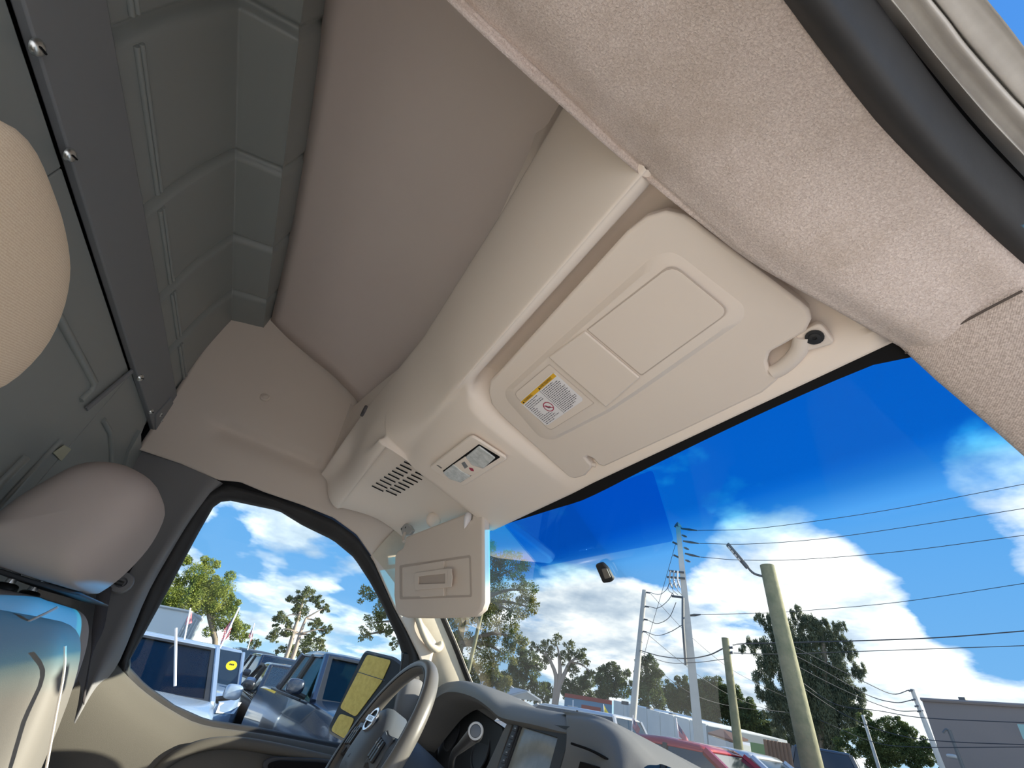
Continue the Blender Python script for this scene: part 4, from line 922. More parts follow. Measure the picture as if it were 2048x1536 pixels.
# ------------------------------------------------------------------ far seat
ds = thing('driver_seat', 'taupe cloth seat with headrest on the far side', 'seat', (-0.44, -0.30, 1.1))
hz_t, hz_b = P(225, 950, x=-0.30).z, P(165, 1180, x=-0.28).z
HP = [(0, 1076), (59, 1025), (117, 988), (162, 962), (195, 950), (234, 947), (273, 955), (312, 978), (326, 1005), (320, 1033), (293, 1080), (244, 1134), (195, 1173), (166, 1184), (117, 1171), (59, 1154), (0, 1134), (-40, 1122), (-50, 1108)]
pillow('headrest', [P(a, b, x=-0.31) for a, b in HP], (1, 0, 0), 0.155, M_SEAT, ds, e=3.4, n=21)
slab('headrest_base', [P(a, b, x=-0.30) for a, b in ((0, 1136), (59, 1156), (117, 1172), (164, 1186), (160, 1191), (110, 1181), (55, 1165), (-10, 1146))], (-0.26, 0, 0), M_DASHF, ds, bevel=0.003)
for x in (-0.50, -0.37):
    tube('headrest_post', [(x, -0.40, hz_b - 0.06), (x, -0.40, hz_b + 0.02)], 0.008, M_SILVER, ds, n=10, spl=1)
    superbox('post_bush', (x, -0.40, hz_b - 0.018), (0.034, 0.034, 0.02), M_BLACK, ds, e=0.6, nu=14, nv=8)
bt = P(120, 1195, x=-0.20).z
def sh_back(z): return (1 - 0.12 * max(z, 0) ** 3, 1 + 0.0 * z, -0.35 * z)
superbox('backrest', (-0.44, -0.345, bt - 0.335), (0.50, 0.245, 0.67), M_SEAT, ds, e=0.30, nu=48, nv=30, shear=lambda z: (1 - 0.10 * max(z, 0) ** 3, 1 - 0.12 * max(z, 0) ** 2, -0.38 * z))
superbox('side_bolster', (-0.262, -0.265, bt - 0.36), (0.15, 0.215, 0.66), M_SIDE, ds, e=0.40, nu=36, nv=26, shear=lambda z: (1 - 0.05 * max(z, 0) ** 2, 1 - 0.10 * max(z, 0) ** 2, -0.42 * z))
tube('piping', [P(178, 1300, x=-0.195) + Vector((0.012, -0.03, 0)), P(128, 1345, x=-0.188), P(112, 1430, x=-0.18), P(92, 1540, x=-0.18)], 0.0018, M_TRIM, ds, n=6)
tube('piping', [P(-20, 1222, x=-0.24), P(28, 1250, x=-0.225), P(80, 1232, x=-0.21), P(116, 1214, x=-0.205)], 0.0020, M_SEAT, ds, n=6)
superbox('seat_cushion', (-0.44, 0.02, 1.08), (0.52, 0.56, 0.18), M_SEAT, ds, e=0.35)
box('seat_base', (-0.44, -0.02, 0.87), (0.42, 0.44, 0.25), M_DASHF, ds, bevel=0.02)

# ------------------------------------------------------------------ near seat: only its headrest edge shows
ps = thing('passenger_seat', 'beige cloth seat whose headrest fills the picture edge close by', 'seat', (0.45, -0.45, 1.1))
PE = [(0, 243), (40, 266), (75, 310), (105, 380), (128, 450), (140, 520), (138, 572), (125, 625), (100, 680), (60, 730), (0, 775)]
pe = [P(a, b, y=-0.40) for a, b in PE]; pt, pb = pe[0], pe[-1]
pe += [P(a, b, y=-0.40) for a, b in ((-120, 805), (-230, 740), (-290, 600), (-280, 420), (-190, 290), (-90, 240))]
pillow('headrest', pe, ray(60, 520), 0.065, M_SEATB, ps, e=2.4, n=21)
for x in (0.40, 0.54):
    tube('headrest_post', [(x, -0.42, pb.z - 0.06), (x, -0.42, pb.z + 0.06)], 0.008, M_SILVER, ps, n=10, spl=1)
superbox('backrest', (0.47, -0.36, pb.z - 0.37), (0.50, 0.19, 0.68), M_SEATB, ps, e=0.32, shear=lambda z: (1 - 0.10 * max(z, 0) ** 3, 1.0, -0.45 * z))
superbox('seat_cushion', (0.45, 0.02, 1.05), (0.50, 0.54, 0.18), M_SEATB, ps, e=0.35)
box('seat_base', (0.45, -0.02, 0.86), (0.40, 0.44, 0.24), M_DASHF, ps, bevel=0.02)

# ------------------------------------------------------------------ far door mirror, outside the glass
MP0, MN0 = Vector((-1.16, 0.56, 1.45)), Vector((0.62, -0.78, 0.08)).normalized()
mir = thing('door_mirror', 'tall black door mirror with reflected yellow painted into its glass outside the far window', 'mirror', PN(730, 1390, MP0, MN0))
def mr(pts, lift, r=0.0): return on_plane(pts, MP0 + MN0 * lift, MN0, r)
hs = mr([(654, 1464), (730, 1300), (790, 1314), (832, 1345), (800, 1440), (725, 1500), (677, 1478)], 0.0, [0.02, 0.02, 0.02, 0.02, 0.02, 0.02, 0.015])
cen = sum(hs, Vector()) / len(hs)
N = len(hs)
V = list(hs) + [cen + (p - cen) * 0.94 + MN0 * 0.012 for p in hs] + [cen + (p - cen) * 0.80 - MN0 * 0.09 for p in hs]
obj('mirror_housing', V, [(i, (i + 1) % N, N + (i + 1) % N, N + i) for i in range(N)] + [(i, (i + 1) % N, 2 * N + (i + 1) % N, 2 * N + i) for i in range(N)] + [tuple(range(N, 2 * N)), tuple(range(2 * N, 3 * N))], M_BLACK, mir, smooth=True, sharp=40)
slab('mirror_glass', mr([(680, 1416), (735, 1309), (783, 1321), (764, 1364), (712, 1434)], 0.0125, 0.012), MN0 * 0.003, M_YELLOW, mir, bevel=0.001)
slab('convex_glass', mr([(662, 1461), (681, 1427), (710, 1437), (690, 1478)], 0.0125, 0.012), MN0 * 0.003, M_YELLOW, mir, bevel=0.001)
a_, b_ = mr([(716, 1344), (770, 1361)], 0.016)
tube('reflected_line', [a_, b_], 0.0012, M_INKG, mir, n=5, spl=1)  # line seen in the reflection, laid on the glass as a dark strip
tube('mirror_arm', [cen - MN0 * 0.07 + Vector((0, 0, -0.05)), Vector((-1.0, 0.62, 1.43)), Vector((-0.92, 0.62, 1.43))], 0.028, M_BLACK, mir, n=10, spl=1)
# ================================================================== OUTSIDE THE GLASS
def leafmat(name, a, b):
    m = bpy.data.materials.new(name); m.use_nodes = True; nt = m.node_tree; bs = nt.nodes['Principled BSDF']
    tcn = nt.nodes.new('ShaderNodeTexCoord'); n = node(nt, 'ShaderNodeTexNoise', i_Scale=2.2, i_Detail=3.0)
    nt.links.new(tcn.outputs['Object'], n.inputs['Vector'])
    c = ramp(nt, n.outputs[0], [(0.36, a), (0.64, b)]); nt.links.new(c, bs.inputs['Base Color'])
    bs.inputs['Roughness'].default_value = 0.6; bs.inputs['Specular IOR Level'].default_value = 0.25
    tr = nt.nodes.new('ShaderNodeBsdfTranslucent'); nt.links.new(c, tr.inputs[0])
    mx = nt.nodes.new('ShaderNodeMixShader'); mx.inputs[0].default_value = 0.35
    out = nt.nodes['Material Output']
    nt.links.new(bs.outputs[0], mx.inputs[1]); nt.links.new(tr.outputs[0], mx.inputs[2]); nt.links.new(mx.outputs[0], out.inputs[0])
    return m
L_GREEN = leafmat('sunny green leaves', (0.13, 0.19, 0.03), (0.34, 0.36, 0.08))
L_OLIVE = leafmat('olive pine needles', (0.09, 0.12, 0.035), (0.20, 0.21, 0.08))
L_GOLD = leafmat('green and gold leaves', (0.11, 0.16, 0.05), (0.34, 0.30, 0.10))
L_DARK = leafmat('dark green leaves', (0.055, 0.09, 0.03), (0.15, 0.19, 0.065))
L_FEATH = leafmat('grey green feathery needles', (0.085, 0.11, 0.07), (0.19, 0.21, 0.125))
M_BARK = material('grey brown bark', (0.24, 0.19, 0.14), 0.9, bump=(30, 0.6, 0.02))
M_PBARK = material('pale pink bark', (0.46, 0.36, 0.29), 0.9, bump=(30, 0.5, 0.02))
def px_r(px, py, r, D):
    return (PH(px + r, py, D) - PH(px, py, D)).length
def foliage(name, clumps, D, leaf, n_per, m, parent, depth=1.0, aspect=1.6, seed=1, shell=0.55, droop=0.0):
    rng = np.random.default_rng(seed); P0 = []; S = []
    tall = aspect > 3; more = []
    for px, py, r in clumps:                             # break every clump into a ragged cluster
        more.append((px, py, r * 0.72))
        for k in range(7 if tall else 6):
            th = rng.uniform(0, 2 * math.pi); q = rng.uniform(0.55, 1.0) * r
            more.append((px + q * math.cos(th), py + q * math.sin(th), r * rng.uniform(0.22, 0.46)))
    clumps = more
    for px, py, r in clumps:
        c = np.array(PH(px, py, D)); R = px_r(px, py, r, D); leaf = px_r(px, py, 1, D) * (2.6 if aspect < 3 else 2.0)
        dirv = c - np.array(CAM); dirv[2] = 0; dirv /= np.linalg.norm(dirv)
        c = c + dirv * rng.uniform(-0.5, 0.5) * R * depth
        n = int(n_per / 60 * math.pi * R * R / (0.22 * aspect * leaf * leaf)) + 10
        v = rng.normal(size=(n, 3)); v /= np.linalg.norm(v, axis=1)[:, None]
        rad = R * (shell + (1 - shell) * rng.random(n) ** 0.7) * (0.8 + 0.35 * rng.random(n))
        p = c + v * rad[:, None] * (np.array([0.75, 0.75, 1.5]) if tall else np.array([1, 1, 0.85]))
        P0.append(p); S.append(np.full(n, leaf))
    p = np.concatenate(P0); p[:, 2] = np.maximum(p[:, 2], 0.15); n = len(p)
    a = rng.normal(size=(n, 3)); a[:, 2] += droop; a /= np.linalg.norm(a, axis=1)[:, None]
    b = np.cross(a, rng.normal(size=(n, 3))); b /= np.linalg.norm(b, axis=1)[:, None]
    s = (np.concatenate(S) * rng.uniform(0.6, 1.3, n))[:, None]
    a = a * s * aspect / 2; b = b * s / 2
    V = np.empty((n * 4, 3)); V[0::4] = p - a; V[1::4] = p + b * 0.8; V[2::4] = p + a; V[3::4] = p - b * 0.8
    me = bpy.data.meshes.new(name)
    me.vertices.add(n * 4); me.vertices.foreach_set('co', V.ravel())
    me.loops.add(n * 4); me.loops.foreach_set('vertex_index', np.arange(n * 4, dtype=np.int32))
    me.polygons.add(n); me.polygons.foreach_set('loop_start', np.arange(0, n * 4, 4, dtype=np.int32))
    me.update(); me.validate(); me.materials.append(m)
    o = bpy.data.objects.new(name, me); link(o, parent)
    if parent is not None: o.matrix_parent_inverse = parent.matrix_basis.inverted()
    return stuff(o)
def tree(name, label, clumps, D, m, leaf, n_per, trunks, bark=M_BARK, group=None, seed=1, tr=0.14, droop=0.0, aspect=1.6, shell=0.55, limbs=True, depth=1.0):
    """trunks: lists of pixels from the foot up; limbs run from the trunk to the clumps"""
    ft = PH(*trunks[0][0], D); t = thing(name, label, 'tree', (ft.x, ft.y, 0), group)
    rng = random.Random(seed)
    for k, tk in enumerate(trunks):
        pts = [PH(a, b, D) for a, b in tk]; pts = [Vector((pts[0].x, pts[0].y, -0.05))] + pts
        tube('trunk', pts, [tr, tr * 0.9, tr * 0.5], bark, t, n=8, spl=3)
    if limbs:
        tops = [PH(*tk[-1], D) for tk in trunks]; mids = [PH(*tk[max(len(tk) // 2, 0)], D) for tk in trunks]
        for i, (px, py, r) in enumerate(clumps):
            c = PH(px, py, D); s = min(tops + mids, key=lambda q: (q - c).length)
            mid = s * 0.5 + c * 0.5 + Vector((rng.uniform(-.2, .2), rng.uniform(-.2, .2), 0.12 * (c - s).length))
            tube('branch', [s, mid, c], [tr * 0.42, tr * 0.28, tr * 0.1], bark, t, n=5, spl=3)
    foliage('crown', clumps, D, leaf, n_per, m, t, seed=seed, droop=droop, aspect=aspect, shell=shell, depth=depth)
    return t
tree('broad_tree', 'broad sunny green tree behind the white truck box', [(395, 1150, 42), (440, 1180, 42), (380, 1200, 52), (450, 1235, 42), (345, 1195, 45), (420, 1128, 22), (478, 1265, 20), (330, 1240, 40), (300, 1230, 45), (408, 1190, 40), (465, 1208, 20)], 30, L_GREEN, 0.34, 120, [[(430, 1300), (420, 1240), (405, 1180)]], seed=2)
tree('round_tree', 'small round tree just right of the broad green one', [(508, 1284, 11), (515, 1290, 9), (500, 1292, 9)], 48, L_OLIVE, 0.3, 60, [[(508, 1312), (508, 1290)]], seed=3, limbs=False, tr=0.1)
tree('pine_tree', 'tall twin trunked pine with open tufted crown past the far window', [(612, 1188, 17), (588, 1200, 14), (632, 1200, 14), (650, 1216, 11), (605, 1222, 22), (565, 1238, 18), (578, 1258, 16), (632, 1250, 16), (655, 1262, 11), (552, 1262, 12), (640, 1284, 12), (545, 1277, 12), (622, 1272, 12)], 32, L_OLIVE, 0.22, 100, [[(574, 1310), (586, 1270), (598, 1230), (607, 1195)], [(588, 1308), (600, 1268), (612, 1236)]], M_PBARK, seed=4, tr=0.13, shell=0.3)
tree('bushy_tree', 'low bushy tree at the foot of the twin trunked pine', [(600, 1300, 20), (622, 1296, 22), (580, 1304, 16), (645, 1306, 16), (560, 1300, 10)], 42, L_OLIVE, 0.3, 75, [[(605, 1325), (606, 1300)]], seed=5, limbs=False)
tree('shade_tree', 'large loose green and gold tree beyond the far windscreen pillar', [(735, 1188, 20), (748, 1245, 26), (728, 1270, 15), (772, 1255, 18), (790, 1288, 12), (760, 1215, 20), (860, 1180, 55), (915, 1135, 40), (975, 1118, 36), (1025, 1140, 36), (1058, 1180, 28), (1000, 1185, 42), (1062, 1215, 20), (1030, 1225, 30), (975, 1240, 40), (925, 1215, 45), (1030, 1275, 26), (962, 1300, 38), (830, 1240, 40), (905, 1300, 34), (1010, 1310, 24)], 18, L_GOLD, 0.17, 62, [[(915, 1480), (915, 1380), (918, 1290), (930, 1220)]], seed=6, tr=0.22, shell=0.35)
tree('bushy_tree', 'dull gold bushy tree below the large loose one', [(925, 1335, 28), (965, 1345, 30), (990, 1355, 24), (945, 1370, 26), (1005, 1375, 20)], 21, L_GOLD, 0.16, 110, [[(950, 1440), (955, 1370)]], seed=7, limbs=False)
tree('round_tree', 'dark rounded tree between the gold tree and the bare limbed oak', [(1040, 1330, 26), (1058, 1315, 24), (1025, 1350, 22), (1065, 1345, 22), (1045, 1370, 24), (1080, 1375, 18)], 32, L_DARK, 0.2, 120, [[(1045, 1430), (1046, 1360)]], seed=8, limbs=False)
tree('oak_tree', 'oak with pale bare limbs under a thin crown behind the dashboard', [(1085, 1298, 15), (1110, 1286, 15), (1140, 1296, 17), (1165, 1322, 16), (1150, 1340, 16), (1088, 1325, 12), (1182, 1345, 9), (1128, 1314, 16), (1070, 1292, 10), (1160, 1304, 12), (1100, 1312, 12)], 28, L_OLIVE, 0.2, 62, [[(1108, 1420), (1111, 1385), (1112, 1352), (1100, 1320)], [(1110, 1420), (1116, 1380), (1128, 1350), (1140, 1325)], [(1109, 1420), (1114, 1390), (1120, 1345), (1118, 1310)]], M_PBARK, seed=9, tr=0.16, shell=0.35)
for k, (lab_, cl_, D, lm) in enumerate([
    ('dark hedge like trees behind the bare limbed oak', [(1075, 1392, 20), (1100, 1384, 18), (1130, 1375, 20), (1155, 1368, 20), (1180, 1362, 20), (1170, 1385, 22), (1140, 1392, 20)], 44, L_DARK),
    ('spiky topped green tree left of the leaning pole', [(1205, 1350, 18), (1225, 1338, 16), (1240, 1352, 20), (1215, 1372, 26), (1245, 1380, 24), (1205, 1390, 20)], 40, L_DARK),
    ('tall dense tree behind the leaning pole', [(1285, 1326, 16), (1305, 1330, 18), (1293, 1352, 26), (1310, 1365, 22), (1298, 1388, 28), (1276, 1385, 20), (1318, 1400, 20)], 36, L_DARK),
    ('wide dark tree mass between the concrete and the short pole', [(1340, 1378, 20), (1362, 1368, 16), (1345, 1402, 26), (1395, 1382, 26), (1432, 1378, 26), (1420, 1412, 34), (1462, 1398, 26), (1390, 1430, 30), (1375, 1400, 26), (1450, 1440, 32), (1410, 1395, 34), (1440, 1400, 34), (1360, 1395, 28), (1475, 1420, 30), (1415, 1440, 34)], 46, L_DARK),
    ('sloping dark tree mass between the short pole and the street lamp', [(1490, 1420, 26), (1515, 1442, 26), (1545, 1462, 22), (1490, 1460, 30), (1530, 1485, 26), (1568, 1478, 16), (1470, 1485, 26), (1505, 1450, 32), (1540, 1480, 26), (1490, 1440, 28)], 44, L_DARK),
    ('dark trees below the roof line of the taupe building', [(1735, 1470, 28), (1765, 1452, 24), (1800, 1468, 26), (1835, 1496, 24), (1785, 1500, 30), (1862, 1515, 18), (1745, 1510, 28), (1830, 1530, 24), (1885, 1528, 14), (1690, 1500, 26), (1760, 1480, 34), (1800, 1500, 34), (1840, 1515, 30), (1780, 1445, 22), (1815, 1470, 24), (1850, 1492, 20), (1735, 1445, 22), (1720, 1480, 30), (1760, 1525, 34)], 30, L_DARK)]):
    tree('dense_tree', lab_, cl_, D, lm, 0.30 if D > 35 else 0.2, 130, [[(cl_[0][0] + 10, 1500), (cl_[0][0] + 10, cl_[0][1])]], seed=20 + k, limbs=False)
tree('casuarina_tree', 'tall feathery dark casuarina behind the street lamp pole', [(1556, 1222, 12), (1520, 1240, 12), (1545, 1250, 18), (1598, 1226, 16), (1580, 1262, 30), (1615, 1246, 20), (1640, 1255, 18), (1680, 1252, 14), (1668, 1280, 20), (1505, 1296, 16), (1535, 1300, 24), (1640, 1300, 34), (1700, 1300, 18), (1485, 1298, 8), (1560, 1325, 34), (1600, 1360, 42), (1690, 1360, 34), (1528, 1350, 20), (1540, 1382, 22), (1518, 1388, 14), (1650, 1410, 44), (1722, 1388, 14), (1585, 1420, 34), (1700, 1430, 28), (1620, 1470, 44), (1560, 1460, 20), (1715, 1340, 16), (1565, 1500, 24), (1670, 1480, 34), (1575, 1290, 38), (1610, 1300, 36), (1620, 1345, 46), (1590, 1395, 46), (1645, 1370, 46), (1605, 1440, 50), (1655, 1450, 46), (1570, 1260, 26), (1535, 1320, 22), (1690, 1400, 36), (1545, 1425, 24), (1680, 1330, 30), (1660, 1270, 22), (1625, 1265, 24)], 34, L_FEATH, 0.17, 130, [[(1625, 1536), (1620, 1470), (1600, 1380), (1575, 1280), (1560, 1230)], [(1640, 1536), (1645, 1440), (1650, 1340), (1645, 1270)]], seed=31, tr=0.2, droop=1.6, aspect=3.6, shell=0.25, limbs=False)

# ------------------------------------------------------------------ poles, lamps, wires
M_WOOD = material('weathered green grey wood', (0.27, 0.26, 0.16), 0.9, bump=(18, 0.6, 0.01), vary=(5.0, 0.7, (0.15, 0.17, 0.10)))
M_CONCP = material('pale cast concrete', (0.60, 0.59, 0.55), 0.85, bump=(60, 0.2, 0.003), vary=(3.0, 0.4, (0.50, 0.49, 0.46)))
M_GREYM = material('dull grey hardware', (0.12, 0.13, 0.14), 0.5, metal=0.4)
M_WIRE = material('black overhead wire', (0.02, 0.025, 0.035), 0.6)
M_LED = material('lamp lens panel', (0.80, 0.80, 0.78), 0.3)
def pole(name, label, top, bot, D, r0, r1, m, n=14, cat='pole', group=None):
    a, b = PH(*top, D), PH(*bot, D); k = (a.z + 0.05) / max(a.z - b.z, 0.01); foot = a + (b - a) * k
    t = thing(name, label, cat, foot, group)
    tube('shaft', [foot, foot * 0.5 + a * 0.5, a], [r1, (r0 + r1) / 2, r0], m, t, n=n, spl=1)
    return t, a, foot
def at(px, py, D): return PH(px, py, D)
cp, cpa, cpf = pole('power_pole', 'tall pale square concrete power pole carrying wires and switches', (1356, 1054), (1395, 1450), 18, 0.115, 0.21, M_CONCP, n=4)
lathe('pole_cap', [(0.15, 0), (0.10, 0.10), (0.01, 0.2)], cpa, (0, 0, 1), M_GREYM, cp, n=4)
for k, (px, py, qx, qy) in enumerate([(1362, 1057, 1395, 1061), (1366, 1082, 1398, 1087), (1370, 1107, 1400, 1114), (1376, 1231, 1402, 1229), (1364, 1070, 1374, 1074), (1368, 1095, 1378, 1099), (1371, 1120, 1381, 1124)]):
    a, b = at(px, py, 18), at(qx, qy, 17.9)
    tube('insulator', [a, a * 0.5 + b * 0.5, b], [0.03, 0.045, 0.018], M_GREYM, cp, n=7, spl=2)
for px, py in ((1350, 1086), (1352, 1112)):
    tube('bracket', [at(px - 5, py - 2, 18), at(px + 6, py + 3, 18)], 0.035, M_GREYM, cp, n=6, spl=1)
for y_, x0, x1 in ((1143, 1338, 1368), (1155, 1334, 1370), (1193, 1343, 1366)):
    tube('cross_arm', [at(x0, y_ - 1, 17.8), at(x1, y_ + 2, 17.8)], 0.04, M_GREYM, cp, n=6, spl=1)
for k in range(3):
    tube('fuse_switch', [at(1341 + 7 * k, 1142, 17.7), at(1339 + 8 * k, 1160, 17.6), at(1344 + 8 * k, 1175, 17.7)], 0.03, M_LTGREY, cp, n=6)
    tube('jumper', [at(1341 + 9 * k, 1160, 17.7), at(1336 + 9 * k, 1178, 17.6), at(1348 + 8 * k, 1190, 17.7)], 0.012, M_GREYM, cp, n=5)
tube('riser_pipe', [at(1366, 1196, 17.7), at(1366, 1250, 17.7), at(1372, 1330, 17.7)], 0.05, M_GREYM, cp, n=6, spl=1)
lpole, lpa, lpf = pole('power_pole', 'slender leaning power pole left of the concrete one', (1289, 1180), (1265, 1440), 22, 0.10, 0.16, M_CONCP)
for py in (1184, 1212, 1238, 1262):
    x = 1289 - (py - 1180) * 24 / 260
    tube('insulator', [at(x, py, 22), at(x + 12, py + 2, 21.9)], [0.04, 0.03], M_GREYM, lpole, n=6, spl=1)
sl, sla, slf = pole('street_lamp', 'thick greenish wooden pole with a slim street lamp on its arm', (1534, 1131), (1625, 1536), 10, 0.125, 0.175, M_WOOD, n=18, cat='street lamp')
arm = [at(1531, 1154, 10), at(1508, 1147, 9.98), at(1494, 1133, 9.96)]
tube('lamp_arm', arm, 0.022, M_GREYM, sl, n=8)
h0, h1 = at(1494, 1134, 9.96), at(1458, 1092, 9.9)
dv_ = (h1 - h0).normalized(); sd = dv_.cross(Vector((0, 0, 1))).normalized()
r, u, n = sd, dv_, sd.cross(dv_)
if n.z > 0: n = -n; r = -r
box('lamp_head', (h0 + h1) / 2 + dv_ * 0.08, (0.13, (h1 - h0).length * 0.86, 0.05), M_GREYM, sl, axes=(r, u, n), bevel=0.012)
box('lamp_neck', h0 + dv_ * 0.06, (0.09, 0.16, 0.06), M_GREYM, sl, axes=(r, u, n), bevel=0.012)
for k in range(4):
    for s in (-1, 1):
        box('led_panel', h0 + dv_ * (0.18 + 0.085 * k) + r * 0.028 * s + n * 0.028, (0.036, 0.065, 0.006), M_LED, sl, axes=(r, u, n))
sp_, spa, spf = pole('utility_pole', 'short weathered wooden pole between the concrete pole and the street lamp', (1450, 1276), (1482, 1536), 14, 0.085, 0.115, M_WOOD)
for py in (1296, 1306):
    tube('pole_clamp', [at(1452, py, 14), at(1466, py - 1, 13.95)], 0.03, M_GREYM, sp_, n=6, spl=1)
pole('utility_pole', 'thin pale pole beside the far sun visor, in front of the large loose tree', (968, 1205), (932, 1362), 15, 0.055, 0.06, M_WOOD)
pole('utility_pole', 'thin dark topped pole among the trees right of the casuarina', (1725, 1430), (1758, 1536), 26, 0.05, 0.075, M_CONCP)
bpole, ba, bf = pole('power_pole', 'slim pole with small insulators at the corner of the taupe building', (1824, 1378), (1871, 1500), 19, 0.055, 0.08, M_CONCP)
for px, py in ((1826, 1380), (1832, 1398), (1838, 1411), (1843, 1421)):
    tube('insulator', [at(px - 8, py + 2, 18.9), at(px + 2, py, 19)], [0.022, 0.03], M_GREYM, bpole, n=6, spl=1)
pole('utility_pole', 'thin dark pole standing before the taupe wall', (1898, 1460), (1924, 1530), 18.5, 0.04, 0.05, M_GREYM)
tube('lamp_hook', [at(1898, 1462, 18.5), at(1892, 1459, 18.5), at(1886, 1466, 18.5)], 0.03, M_GREYM, bpy.data.objects['utility_pole.003'], n=6)
WIRES = [
    ('topmost wire running right from the concrete pole', [(1395, 1061, 18), (1500, 1058, 18.5), (1640, 1041, 19), (1800, 1016, 20), (2060, 966, 21)], .011),
    ('second wire down running right from the concrete pole', [(1398, 1087, 18), (1500, 1088, 18.5), (1640, 1078, 19), (1800, 1056, 20), (2060, 1015, 21)], .011),
    ('third wire down running right from the concrete pole', [(1400, 1114, 18), (1480, 1120, 18.5), (1600, 1119, 19), (1800, 1103, 20), (2060, 1069, 21)], .011),
    ('single lower wire from the concrete pole, passing behind the casuarina top', [(1402, 1229, 18), (1500, 1227, 20), (1600, 1222, 22), (1800, 1204, 24), (2060, 1165, 24)], .011),
    ('thick upper cable running right from the short pole', [(1466, 1290, 14), (1500, 1287, 14.5), (1700, 1282, 16), (1880, 1275, 17), (2060, 1261, 18)], .014),
    ('thinner lower cable running right from the short pole', [(1466, 1306, 14), (1560, 1308, 15), (1740, 1302, 16.5), (2060, 1291, 18)], .009),
    ('thick sagging cable from the leaning pole to the short pole', [(1278, 1300, 22), (1320, 1312, 20), (1370, 1317, 17.6), (1415, 1311, 15.5), (1448, 1296, 14)], .016),
    ('thin sagging cable under the thick one, leaning pole to short pole', [(1278, 1302, 22), (1330, 1324, 19), (1390, 1325, 16.5), (1450, 1318, 14)], .009),
    ('topmost slack span between the leaning pole and the concrete pole', [(1300, 1185, 22), (1318, 1189, 21), (1332, 1180, 19.5), (1340, 1165, 18)], .012),
    ('second slack span between the leaning pole and the concrete pole', [(1298, 1213, 22), (1316, 1216, 21), (1335, 1202, 19.5), (1346, 1185, 18)], .012),
    ('third slack span between the leaning pole and the concrete pole', [(1295, 1240, 22), (1315, 1247, 21), (1338, 1235, 19.5), (1352, 1205, 18)], .012),
    ('lowest slack span between the leaning pole and the concrete pole', [(1292, 1264, 22), (1315, 1271, 21), (1340, 1264, 19.5), (1364, 1250, 18)], .012),
    ('steep guy wire from the concrete pole top down past the leaning pole', [(1352, 1085, 18), (1325, 1180, 20), (1296, 1280, 22), (1270, 1390, 24)], .009),
    ('upper long wire descending right from the leaning pole past both nearer poles', [(1300, 1186, 22), (1370, 1262, 23), (1450, 1330, 25), (1520, 1370, 27), (1585, 1400, 28)], .009),
    ('lower long wire descending right from the leaning pole past both nearer poles', [(1292, 1266, 22), (1370, 1330, 23), (1450, 1385, 25), (1540, 1420, 27), (1620, 1428, 28)], .009),
    ('lowest long wire descending right from the leaning pole to the casuarina foot', [(1276, 1305, 22), (1370, 1380, 23), (1460, 1412, 25), (1570, 1424, 27)], .009),
    ('upper wire from behind the street lamp to the corner pole, over the casuarina', [(1578, 1288, 17), (1650, 1325, 17.5), (1735, 1367, 18), (1785, 1388, 18.5), (1818, 1380, 18.9)], .011),
    ('second wire from behind the street lamp to the corner pole', [(1581, 1306, 17), (1650, 1343, 17.5), (1735, 1390, 18), (1790, 1405, 18.5), (1824, 1400, 18.9)], .011),
    ('third wire from behind the street lamp, ending at the corner pole insulators', [(1586, 1328, 17), (1650, 1362, 17.5), (1720, 1395, 18), (1790, 1420, 18.5), (1836, 1422, 18.9)], .010),
    ('fourth wire from the street lamp, crossing the front of the taupe wall', [(1600, 1362, 17), (1670, 1408, 17.5), (1760, 1422, 17.8), (1850, 1436, 18), (2060, 1446, 18)], .010),
    ('fifth wire from the street lamp, crossing low over the trees', [(1605, 1375, 17), (1690, 1430, 17.5), (1780, 1466, 17.8), (1880, 1482, 18), (2060, 1490, 18)], .010),
    ('lowest pale wire from the street lamp over the right hand trees', [(1640, 1440, 17), (1740, 1482, 17.5), (1830, 1494, 17.8), (2060, 1494, 18)], .008)]
for lab_, pts, r in WIRES:
    tag(tube('overhead_wire', [PH(a, b, D) for a, b, D in pts], r, M_WIRE, n=5, spl=6), lab_, 'wire', group='overhead wires in front of the sky')

# ------------------------------------------------------------------ buildings
M_WHITEW = material('whitewashed block wall', (0.82, 0.83, 0.80), 0.85, vary=(1.2, 0.4, (0.62, 0.66, 0.67)))
M_TAUPE = material('taupe metal siding', (0.235, 0.205, 0.195), 0.7, vary=(0.8, 0.3, (0.20, 0.175, 0.165)))
wa, wb = PH(1227, 1400, 30), PH(1412, 1448, 24)
wt = thing('warehouse', 'long white walled building behind the poles', 'building', (wa.x, wa.y, 0))
dw = Vector((wb.x - wa.x, wb.y - wa.y, 0)); nb = Vector((-dw.y, dw.x, 0)).normalized()
if nb.dot(wa - CAM) < 0: nb = -nb
for k in range(7):
    t0, t1 = k / 7 + 0.003, (k + 1) / 7 - 0.003
    a = Vector((wa.x, wa.y, 0)) + dw * t0; b = Vector((wa.x, wa.y, 0)) + dw * t1
    za, zb = wa.z + (wb.z - wa.z) * t0, wa.z + (wb.z - wa.z) * t1
    slab('wall_panel', [a, b, b + Vector((0, 0, zb)), a + Vector((0, 0, za))], nb * 0.2, M_WHITEW, wt)
slab('wall_core', [Vector((wa.x, wa.y, 0)) + nb * 0.1, Vector((wb.x, wb.y, 0)) + nb * 0.1, Vector((wb.x, wb.y, wb.z - 0.02)) + nb * 0.1, Vector((wa.x, wa.y, wa.z - 0.02)) + nb * 0.1], nb * 4.0, M_WHITEW, wt)
